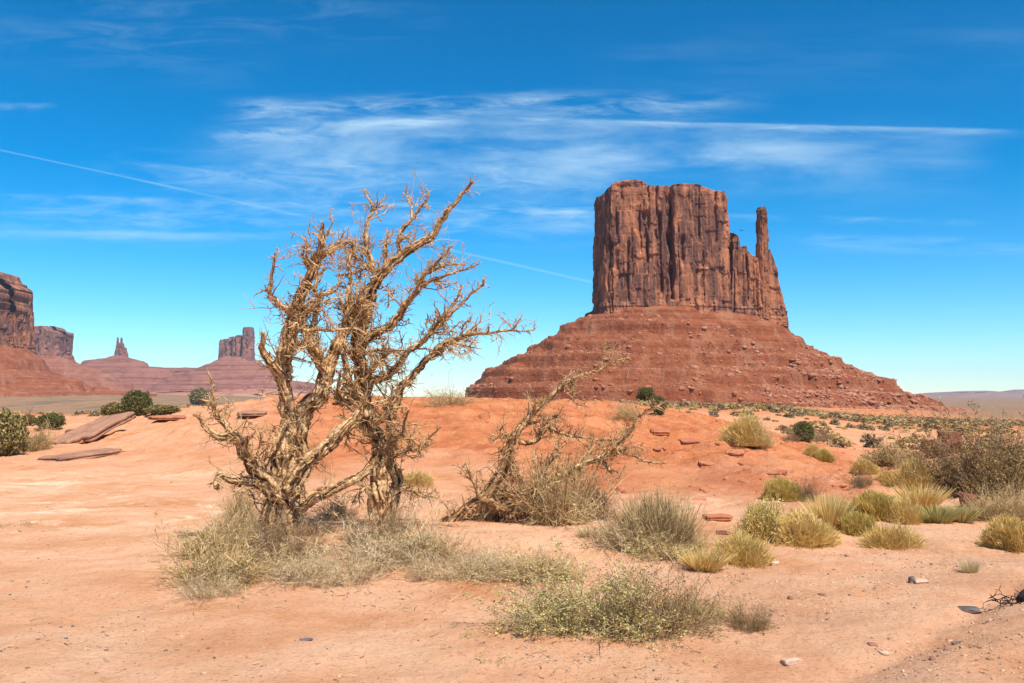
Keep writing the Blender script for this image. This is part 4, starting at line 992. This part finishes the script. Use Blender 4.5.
PL = [
 ('dry_brush', 'little brown brush added over a blue shadow between the feet of the two dead junipers', 'shrub', 316, 538, 46, 24, tangb),  # brush added to cover a shadow that turned out strongly blue
 ('dry_brush', 'loose grey-green brush standing at the left foot of the thick trunk', 'shrub', 213, 560, 74, 44, grey),
 ('dry_brush', 'thin straw brush behind the loose grey-green brush by the thick trunk', 'shrub', 246, 540, 50, 34, tangle),
 ('dry_brush', 'grey-tan brush leaning out of the left side of the feathery broom shrub', 'shrub', 622, 556, 66, 40, tan),
 ('dry_brush', 'low olive-tan brush along the front of the feathery broom shrub', 'shrub', 672, 563, 70, 34, grey),
 ('dry_brush', 'tangle of straw twigs filling the gap between the front brush and the middle brush', 'shrub', 335, 590, 110, 44, tangle),
 ('dry_brush', 'low straw tangle spreading left of the thick trunk', 'shrub', 210, 604, 74, 34, tangle),
 ('dry_brush', 'brown tangle of dead twigs right against the thick trunk', 'shrub', 290, 568, 92, 52, tangb),
 ('dry_brush', 'dark brown tangle at the foot of the slender dead stems', 'shrub', 376, 556, 80, 46, tangb),
 ('dry_brush', 'straw tangle trailing right from the dense tan brush', 'shrub', 452, 586, 104, 38, tangle),
 ('dry_brush', 'faint straw tangle between the toppled tree and the leafy green shrub', 'shrub', 512, 584, 100, 36, tangle),
 ('dry_brush', 'dark brown brush packed under the root end of the toppled dead tree', 'shrub', 492, 522, 50, 40, tangb),
 ('dry_brush', 'brown brush under the middle limbs of the toppled dead tree', 'shrub', 592, 520, 46, 46, dense),
 ('dry_brush', 'low grey-green brush sprawling before the thick forked trunk', 'shrub', 222, 594, 105, 66, grey),
 ('dry_brush', 'pale low brush on the sand edge left of the middle brush', 'shrub', 300, 586, 95, 44, tan),
 ('dry_brush', 'dense tan brush below the slender-stemmed dead juniper', 'shrub', 390, 578, 125, 66, tan),
 ('dry_brush', 'wiry grey brush beside the dense tan brush under the dead trees', 'shrub', 430, 568, 80, 54, twiggy),
 ('dry_brush', 'straggling grey straw brush in front of the toppled dead tree', 'shrub', 482, 584, 84, 40, tan),
 ('dry_brush', 'thin straw brush behind the leafy green shrub', 'shrub', 545, 588, 92, 42, grey),
 ('dry_brush', 'tangled brown twigs heaped against the foot of the thick forked trunk', 'shrub', 268, 562, 60, 66, brown),
 ('dry_brush', 'round brown bush behind the left side of the thick trunk', 'shrub', 240, 518, 36, 42, twiggy),
 ('dry_brush', 'dusky brown bush seen between the two dead junipers', 'shrub', 338, 522, 40, 34, brown),
 ('dry_brush', 'big see-through grey-brown bush behind the toppled dead tree', 'shrub', 560, 528, 92, 88, twiggy),
 ('dry_brush', 'low olive scrub under the crown of the toppled dead tree', 'shrub', 528, 520, 50, 34, brown),
 ('leafy_shrub', 'leafy yellow-green shrub, the nearest large plant on the sand', 'shrub', 588, 657, 172, 88, leafy),
 ('leafy_shrub', 'brownish half-bare shrub joined to the right side of the leafy green shrub', 'shrub', 656, 648, 128, 76, leafyb),
 ('leafy_shrub', 'small grey-green shrub just right of the brownish half-bare shrub', 'shrub', 702, 626, 56, 30, leafy),
 ('leafy_shrub', 'small dull sprig of shrub at the right end of the leafy row', 'shrub', 750, 636, 54, 34, leafyb),
 ('broom_shrub', 'feathery grey-green broom shrub in the middle of the sand', 'shrub', 654, 553, 92, 48, broom),
 ('grass_tuft', 'straw-coloured grass spilling right from the feathery broom shrub', 'grass tuft', 704, 574, 46, 30, yellowg),
 ('rabbitbrush', 'yellow-green rounded rabbitbrush right of the feathery broom shrub', 'shrub', 743, 568, 54, 38, rabC),
 ('rabbitbrush', 'bush topped with creamy white seed heads', 'shrub', 763, 541, 52, 50, white),
 ('rabbitbrush', 'olive dome of rabbitbrush touching the bush with white seed heads', 'shrub', 803, 547, 62, 40, rabA),
 ('rabbitbrush', 'neat round yellow rabbitbrush alone on the red slope', 'shrub', 783, 501, 38, 27, rabB),
 ('dry_brush', 'brown twiggy bush just right of the neat round yellow rabbitbrush', 'shrub', 808, 503, 22, 30, brown),
 ('grass_tuft', 'tall yellow grass behind the olive dome of rabbitbrush', 'grass tuft', 829, 532, 40, 44, yellowg),
 ('rabbitbrush', 'wide yellow-green dome behind the two small green domes', 'shrub', 874, 521, 56, 34, rabB),
 ('rabbitbrush', 'small green dome in front of the wide yellow-green dome', 'shrub', 859, 536, 36, 28, rabB),
 ('rabbitbrush', 'flattened yellow-green dome, the foremost of the domes by the gully', 'shrub', 892, 550, 50, 30, rabC),
 ('rabbitbrush', 'pale tan tuft filling the gap right of the wide yellow-green dome', 'shrub', 903, 524, 36, 30, rabC),
 ('rabbitbrush', 'rounded olive bush cut by the right edge with a dark shadow under it', 'shrub', 1014, 553, 58, 40, rabA),
 ('grass_tuft', 'green upright grass clump left of the brown boulder', 'grass tuft', 937, 524, 40, 26, sedge),
 ('grass_tuft', 'green grass clump in front of the brown boulder', 'grass tuft', 960, 524, 34, 24, sedge),
 ('grass_tuft', 'pale yellow grass below the large brown bush', 'grass tuft', 921, 512, 50, 34, yellowg),
 ('dry_brush', 'grey bush at the foot of the large brown bush', 'shrub', 992, 524, 56, 40, twiggy),
 ('dry_brush', 'grey-green bush beside the right edge above the rounded olive bush', 'shrub', 1022, 522, 40, 36, grey),
 ('brown_bush', 'large brown bush spreading over the right edge of the picture', 'bush', 998, 500, 124, 82, bigb),
 ('brown_bush', 'tall brown-olive bush rising behind the large brown bush', 'bush', 1018, 484, 64, 70, bigb),
 ('rabbitbrush', 'pale yellow bush on the crest of the red slope', 'shrub', 745, 446, 42, 31, rabC),
 ('dry_brush', 'grey bush leaning on the pale yellow bush of the crest', 'shrub', 762, 450, 28, 26, twiggy),
 ('juniper_shrub', 'small dark green juniper among brown brush right of the crest', 'shrub', 804, 442, 17, 21, roundj),
 ('dry_brush', 'brown brush just left of the small dark green juniper', 'shrub', 791, 443, 20, 12, brown),
 ('dry_brush', 'brown brush just right of the small dark green juniper', 'shrub', 822, 443, 22, 15, brown),
 ('rabbitbrush', 'yellow-green tuft below the brown brush right of the crest', 'shrub', 812, 456, 16, 14, rabC),
 ('rabbitbrush', 'green rounded tuft next to the yellow-green tuft under the crest', 'shrub', 823, 461, 18, 14, rabB),
 ('rabbitbrush', 'small straw-yellow dome at the head of the gully', 'shrub', 864, 474, 26, 20, rabA),
 ('rabbitbrush', 'straw-yellow dome right of the small one at the head of the gully', 'shrub', 888, 484, 26, 16, rabA),
 ('rabbitbrush', 'pale shaggy bush between the gully and the large brown bush', 'shrub', 914, 492, 40, 34, rabC),
 ('dry_brush', 'wide olive-grey brush behind the pale shaggy bush', 'shrub', 886, 468, 44, 26, oliv),
 ('dry_brush', 'grey-olive brush to the right of the wide olive-grey brush', 'shrub', 908, 468, 32, 24, twiggy),
 ('dry_brush', 'dead brown brush hanging over the gully bank', 'shrub', 862, 488, 26, 18, brown),
 ('dry_brush', 'big olive-grey bush cut by the left edge', 'shrub', 2, 456, 42, 48, roundo),
 ('dry_brush', 'rounded grey-green bush right of the big olive-grey bush', 'shrub', 36, 451, 36, 27, grey),
 ('juniper_shrub', 'low dark green bush behind the rounded grey-green bush', 'shrub', 50, 430, 24, 15, roundj),
 ('juniper_shrub', 'little green bush behind the big olive-grey bush at the left edge', 'shrub', 28, 424, 14, 10, roundo),
 ('juniper_shrub', 'round dark green juniper standing on the rim at the left', 'shrub', 137, 416, 24, 25, roundj),
 ('dry_brush', 'olive bush touching the left side of the round juniper on the rim', 'shrub', 115, 419, 27, 17, roundo),
 ('dry_brush', 'low olive brush right of the round juniper on the rim', 'shrub', 163, 414, 32, 10, roundo),
 ('juniper_shrub', 'grey-green bush on the rim left of the thick dead trunk', 'shrub', 200, 405, 19, 16, roundo),
 ('dry_brush', 'brown thorny bush on the skyline of the red mound', 'shrub', 450, 405, 56, 22, twiggy),
 ('juniper_shrub', 'dark green bush seen through the stems of the dead junipers', 'shrub', 346, 406, 22, 16, roundj),
 ('dry_brush', 'grey-brown dry bush beyond the limb tips of the toppled tree', 'shrub', 627, 424, 34, 22, twiggy),
 ('juniper_shrub', 'round dark green juniper on the plain above the toppled tree', 'shrub', 646, 404, 19, 16, roundj),
 ('juniper_shrub', 'upright dark green juniper at the tip of the toppled tree', 'shrub', 659, 416, 14, 18, roundj),
 ('rabbitbrush', 'small yellow bush behind the slender dead stems', 'shrub', 416, 486, 34, 18, rabC),
 ('grass_tuft', 'bleached white grass alone on the bare sand at the right', 'grass tuft', 970, 574, 22, 24, strawt),
 ('grass_tuft', 'thin straw grass at the foot of the feathery broom shrub', 'grass tuft', 588, 540, 30, 18, strawt),
 ('sprig', 'small green sprig left of the leafy green shrub', 'plant', 478, 642, 34, 14, sprig),
 ('sprig', 'flat olive sprig at the lower left of the leafy green shrub', 'plant', 452, 656, 30, 12, drysprig),
 ('sprig', 'scattered green sprig below the leafy green shrub', 'plant', 492, 668, 40, 16, sprig),
 ('sprig', 'dry sprig alone on the sand, farthest left of the small sprigs', 'plant', 354, 634, 34, 12, drysprig),
 ('sprig', 'dry sprig on the sand between the lone sprig and the green sprig', 'plant', 398, 641, 36, 10, drysprig),
 ('sprig', 'tiny upright sprig above the dry sprigs on the sand', 'plant', 379, 622, 12, 12, drysprig),
 ('sprig', 'dark dry sprig lying on the pale sand at the left edge', 'plant', 14, 528, 40, 8, drysprig),
 ('grass_tuft', 'pale grass between the olive dome and the wide yellow-green dome', 'grass tuft', 832, 512, 28, 24, strawt),
 ('grass_tuft', 'upright grass clump right of the brown boulder', 'grass tuft', 985, 520, 30, 24, sedge),
]
for (nm, lab, cat, u, v, w_, h_, fn) in PL: place(nm, lab, cat, u, v, w_, h_, fn(), deep=w_ * .0004 * 10)

# sagebrush of the plain: separate small shrubs near, one carpet of them far off
def tiny(seed, mat, n=190, h=.6):
    rng = np.random.RandomState(seed); d = hemi(n, rng, 0); P = d * (.5 * lump(d, seed, .4) * rng.uniform(.5, 1, n))[:, None] * [1, 1, 2 * h]
    P[:, 2] += .03; P = P[rng.permutation(n)]; lv = leaves(P, np.where(np.arange(n) < 26, .26, .12), rng, 1.3, .2)
    return lv, h
TN = [(tiny(40 + i, m), m) for i, m in enumerate(('sage', 'yellow', 'yellow', 'sage', 'brown', 'greybrush', 'yellow', 'sage'))]
TM = [mesh('sagebrush', *t[0][:2], tint=t[0][2], mat=M[m]) for t, m in TN]
rng = np.random.RandomState(77)
def zone_points(n, boxes):
    out = []
    while len(out) < n:
        (ua, ub, ya, yb) = boxes[rng.randint(len(boxes))]
        u = rng.uniform(ua, ub); y = math.exp(rng.uniform(math.log(ya), math.log(yb)))
        if u < 520 and y > 95: continue
        x = (u - 512) / F * y
        t, w = mound_t(np.array(u), np.array(y))
        if t < 1.05 and u < 800: continue
        if float(perlin(x * .05, y * .05, 3.)) + rng.uniform(-.4, .4) < -.15: continue
        out.append((x, y))
    return np.array(out)
near = zone_points(270, [(560, 780, 34, 110), (760, 1060, 26, 110), (780, 1060, 24, 60), (-20, 210, 42, 85), (640, 1060, 50, 150)])
zz = height(near[:, 0], near[:, 1])
for i, (x, y) in enumerate(near):
    k = rng.randint(len(TM)); s = rng.uniform(.35, .95) * (1.25 if y > 70 else .8)
    o = link('sagebrush', TM[k], None, (x, y, zz[i] - .03), rng.uniform(0, 6.28), (s, s, s * rng.uniform(.5, .9)))
    tag(o, 'small sagebrush dotted over the open orange plain', 'sagebrush', 'sagebrush scattered over the plain')
farp = zone_points(5200, [(520, 1100, 110, 950), (640, 1100, 90, 300), (760, 1100, 80, 500)])
zz = height(farp[:, 0], farp[:, 1]); groups = {}
for i, (x, y) in enumerate(farp):
    k = rng.randint(len(TN)); groups.setdefault(TN[k][1], []).append((k, x, y, zz[i], rng.uniform(.4, 1.25), rng.uniform(0, 6.28)))
for mname, lst in groups.items():
    parts = []
    for k, x, y, z, s, a in lst:
        (v, q, tn), h = TN[k][0]; sel_ = 26
        v = v[:sel_ * 4] * [s * 1.15, s * 1.15, s * .8]; c_, s_ = math.cos(a), math.sin(a)
        parts.append((np.stack([v[:, 0] * c_ - v[:, 1] * s_ + x, v[:, 0] * s_ + v[:, 1] * c_ + y, v[:, 2] + z - .05], 1), q[:sel_], tn[:sel_ * 4]))
    V, Q, tn = merge(parts); tag(link('scrub', mesh('scrub', V, Q, tint=tn, mat=M[mname])), kind='stuff')

# ------------------------------------------------------------------ rocks
def rock(name, label, cat, u, v, dims_px, mat, seed, rz=0, tilt=(0, 0), sink=.25, sub=4, group=None, planes=14, rough=.05, deep=0.):
    p = ground_at(u, v); y = p[1] + deep; x = p[0] * y / p[1]; px = y / F
    d = np.array(dims_px) * px * .5
    vv, f = rock_verts(sub, seed, d, planes, rough)
    o = link(name, mesh(name, vv, None, f, mat=M[mat]), None, (x, y, float(height(x, y)) + d[2] * (1 - 2 * sink)), 0)
    o.rotation_euler = (tilt[0], tilt[1], rz); return tag(o, label, cat, group)
def slab(name, label, cat, u, v, wpx, lm, thick, mat, seed, rz=0, tilt=(0, 0), lift=0., deep=0., skew=0.):
    """a flat flake of rock with a broken outline: wpx wide in the picture, lm metres long"""
    p = ground_at(u, v); y = p[1] + deep; x = p[0] * y / p[1]; wm = wpx * y / F
    rg = np.random.RandomState(seed); k = 44; a = np.linspace(0, 2 * np.pi, k, endpoint=False)
    c, s_ = np.cos(a), np.sin(a)
    ox = np.sign(c) * np.abs(c) ** .45; oy = np.sign(s_) * np.abs(s_) ** .45
    j = 1 + .22 * perlin(c * 2.2 + seed, s_ * 2.2, 1.) + .18 * (blocks(a, .42, seed) - .5)
    ox, oy = ox * j * wm / 2, oy * j * lm / 2; ox = ox + skew * oy
    lay = [(1.0, -.5), (1.03, -.2), (.96, -.12), (.965, .02), (1.02, .06), (1.0, .34), (.975, .47), (.9, .5), (.7, .5), (.45, .5), (.2, .5)]
    V = []
    for f, h in lay:
        rr_ = f * (1 + (.02 * rg.normal(size=k) if f > .95 else 0)); xx, yy_ = ox * rr_, oy * rr_
        V.append(np.stack([xx, yy_, thick * h + .10 * thick * perlin(xx * 3 + seed, yy_ * 3, 2.) + .04 * thick * rg.normal(size=k)], 1))
    V = np.concatenate(V); n = len(lay); Q = grid_quads(n, k, True)
    V = np.vstack([V, [[0, 0, thick * .5], [0, 0, -thick * .5]]]); jn = (np.arange(k) + 1) % k
    T = np.concatenate([np.stack([np.full(k, n * k), (n - 1) * k + np.arange(k), (n - 1) * k + jn], 1), np.stack([np.full(k, n * k + 1), jn, np.arange(k)], 1)])
    o = link(name, mesh(name, V, Q, T, mat=M[mat]), None, (x, y, float(height(x, y)) + lift))
    o.rotation_euler = (tilt[0], tilt[1], rz); return tag(o, label, cat)
slab('rock_slab', 'long dark flat slab tilted on the rim at the left', 'rock slab', 92, 443, 38, 2.2, .20, 'slab', 5, -.30, (R(19), R(-4)), .20, 1.0, .12)
slab('rock_slab', 'thin pale flat slab lying below the long dark slab', 'rock slab', 82, 460, 36, 1.5, .11, 'slab', 8, -.5, (R(6), 0), .05, .7, .3)
rock('rock', 'small dark rock in the shade left of the long dark slab', 'rock', 71, 436, (14, 14, 9), 'darkrock', 9, .4)
slab('rock_slab', 'dark ledge of flat rock left of the thick dead trunk', 'rock slab', 252, 416, 26, .6, .10, 'slab', 12, .1, (R(4), 0), .05)
slab('rock_slab', 'flat ledge of rock right of the round juniper on the rim', 'rock slab', 168, 420, 34, .8, .09, 'redslab', 14, .1, (R(3), 0), .05)
rock('boulder', 'reddish-brown boulder standing among the grass at the right', 'boulder', 968, 508, (17, 14, 19), 'darkrock', 16, .5, (0, R(12)), .15)
rock('rock_outcrop', 'dark red blocky rock left of the large brown bush', 'rock', 934, 458, (26, 20, 24), 'darkrock', 18, .2, (0, 0), .15, planes=10)
rock('rock_outcrop', 'dark red rock wedged between the blocky rock and the large brown bush', 'rock', 950, 452, (26, 22, 26), 'darkrock', 20, .9, (0, 0), .15, planes=10)
rock('rock_outcrop', 'low dark rock at the foot of the blocky rock', 'rock', 921, 461, (16, 12, 11), 'darkrock', 22, .9, (0, 0), .2)
rock('rock', 'pale flat stone set in the sand near the bottom edge', 'rock', 793, 664, (22, 14, 10), 'palerock', 24, .3, (0, 0), .5)
rock('rock', 'pale buff stone beside a small dark stone on the gravel', 'rock', 922, 583, (17, 10, 6), 'palerock', 26, .1, (0, 0), .3)
rock('rock', 'small dark stone touching the pale buff stone', 'rock', 912, 583, (8, 6, 8), 'greyrock', 28)
rock('rock', 'grey stone patch half sunk near the black sticks at the right edge', 'rock', 966, 611, (34, 16, 7), 'greyrock', 30, -.25, (0, 0), .45)
rock('rock', 'dark chip of rock on the lower right bank', 'rock', 956, 644, (10, 6, 4), 'greyrock', 32, .2)
rock('rock', 'pale chip of rock at the edge of the lower right bank', 'rock', 884, 654, (12, 9, 4), 'palerock', 34, .2)
rock('rock', 'small pale rock beside the yellow-green rounded rabbitbrush', 'rock', 774, 566, (9, 8, 6), 'palerock', 36, .2)
slab('rock_slab', 'row of dark red stone set in the sand behind the feathery broom shrub', 'rock', 718, 519, 26, .22, .06, 'redslab', 38, .1, (0, 0), .02)
rock('rock', 'flat pale stone on the sand below the dry brush', 'rock', 306, 640, (14, 12, 3), 'greyrock', 40, .1, (0, 0), .4)
rock('rock', 'dark stone on the sand left of the olive dome', 'rock', 724, 535, (16, 10, 5), 'darkrock', 42, .1)
for i, (u, v, a, b, c, lab) in enumerate([
    (748, 463, 26, 14, 6, 'broken ledge rock high on the right shoulder of the red mound'),
    (776, 472, 20, 14, 6, 'ledge rock just above the neat round yellow rabbitbrush'),
    (735, 452, 17, 12, 5, 'ledge rock under the pale yellow bush of the crest'),
    (690, 441, 18, 12, 4, 'flat red ledge rock left of the pale yellow bush of the crest'),
    (706, 462, 15, 12, 4, 'flat red ledge rock half way up the mound'),
    (835, 484, 16, 14, 7, 'red ledge rock at the gully bank'),
    (660, 432, 18, 10, 4, 'flat red ledge rock right of the tips of the toppled tree'),
    (700, 500, 13, 10, 3, 'flat red stone low on the mound'),
    (848, 462, 16, 12, 8, 'reddish rock at the head of the gully')]):
    slab('ledge_rock', lab, 'rock', u, v, a, random.uniform(.25, .5), .10, 'redslab', 60 + i, random.uniform(-.5, .5), (R(random.uniform(0, 6)), R(random.uniform(-6, 6))), -.045)
# (slabs are cut from jagged outlines, see slab)
# black shape standing in for charcoal and a shadow by the right edge
p = ground_at(1021, 602); st = Sticks(91)
root = thing('shadow_stand_in', 'black stem and sticks standing in for charcoal and a cast shadow at the lower right edge', 'shadow_form', p)
vv, q_, tr, *_ = tube([p + [.0, .02, -.06], p + [.01, .0, .03], p + [.06, -.01, .075], p + [.16, .0, .085], p + [.30, .04, .07]], [.022, .028, .022, .018, .01], 14, 5, .5, .012, .6, .02)
link('shadow_form', mesh('shadow_form', vv - p, q_, tr, mat=M['black'], smooth=True), root)
for i in range(60):
    a = st.r.uniform(0, 6.28); st.twig(p + [st.r.uniform(-.2, .34), st.r.uniform(-.12, .12), .01], np.array([math.cos(a), math.sin(a) * .5, .12]), st.r.uniform(.05, .16), .005, 1, .4, 0)
o = st.build('sticks', root, p, M['black']); o['kind'] = 'stuff'

# gravel and litter
def scatter(n, ua, ub, va, vb, bias=0.):
    u = rng.uniform(ua, ub, n); v = rng.uniform(va, vb, n); Y = CAM_Z * F / (v - 394)
    x = (u - 512) / F * Y; keep = perlin(x * .9, Y * .9, 12.) + rng.uniform(-.5, .5, n) > bias
    x, Y = x[keep], Y[keep]; return np.stack([x, Y, height(x, Y)], 1)
z0 = np.zeros(3)
P = np.concatenate([scatter(2600, 700, 1040, 560, 690), scatter(900, 780, 1000, 550, 610, .1), scatter(900, 0, 1024, 480, 690, .1)])
rubble('gravel', None, z0, P, .003 + .005 * rng.pareto(3.0, len(P)).clip(0, 2.5), 71, mat_rock('pebble', (.55, .35, .22), (.40, .22, .13)))
P = np.concatenate([scatter(1500, 640, 1040, 540, 690), scatter(2600, 0, 760, 480, 690, .0), scatter(900, 860, 1000, 555, 610)])
rubble('gravel', None, z0, P, .003 + .0045 * rng.pareto(3.0, len(P)).clip(0, 2.5), 72, M['greyrock'])
def ledge_scatter(n):
    u = rng.uniform(480, 900, n); Y = rng.uniform(14.5, 31, n); x = (u - 512) / F * Y
    keep = np.abs(fbm(x * .7, Y * 1.5, 4.4, 3) - .13) < .06; keep |= np.abs(fbm(x * .7, Y * 1.5, 4.4, 3) + .3) < .035
    keep &= perlin(x * .3, Y * .4, 2.2) + .0012 * (u - 640) > -.1
    x, Y = x[keep], Y[keep]; return np.stack([x, Y, height(x, Y) - .01], 1)
P = ledge_scatter(9000); rubble('stone_shards', None, z0, P, .022 + .030 * rng.pareto(2.4, len(P)).clip(0, 2.6), 74, M['redslab'])
P = np.concatenate([scatter(500, 560, 900, 425, 500), scatter(300, 0, 500, 440, 560), scatter(400, 640, 1024, 480, 690)])
rubble('gravel', None, z0, P, .005 + .009 * rng.pareto(2.6, len(P)).clip(0, 3), 73, M['slab'])
st = Sticks(92)
for x, y, z in np.concatenate([scatter(380, 180, 720, 560, 680), scatter(300, 0, 1024, 480, 690), scatter(420, 200, 580, 520, 610)]):
    a = st.r.uniform(0, 6.28); st.add((x, y, z + .006), np.array([math.cos(a), math.sin(a), .06]), st.r.uniform(.03, .16), st.r.uniform(.002, .0045), 3, .3, 3, 0)
tag(st.build('twig_litter', None, z0, M['twig']), kind='stuff')

# bird in the gap between the butte and its spire
bp = at(741.3, 230.5, 260.)
bd = thing('bird', 'tiny dark bird gliding in the sky between the butte and its spire', 'bird', bp)
vv, q_, tr, *_ = tube([(-.26, 0, 0), (-.16, 0, .0), (0, 0, .01), (.14, 0, .02), (.22, 0, .03)], [.02, .05, .075, .05, .02], 10, 1, 0, .03)
link('body', mesh('body', vv, q_, tr, mat=M['black'], smooth=True), bd)
for s in (-1, 1):
    wv = []
    for (yy_, x0_, x1_, zz_) in [(.03, -.09, .10, .02), (.25, -.10, .12, .10), (.5, -.12, .07, .13), (.72, -.16, -.06, .10)]:
        wv += [(x0_, s * yy_, zz_), (x1_, s * yy_, zz_), (x1_, s * yy_, zz_ - .02), (x0_, s * yy_, zz_ - .012)]
    wv = np.array(wv); wo_ = link('wing', mesh('wing', wv, grid_quads(4, 4, True), mat=M['black']), bd)
bd.rotation_euler = (R(12), 0, R(25)); bd.scale = (1.5, 1.5, 1.5)
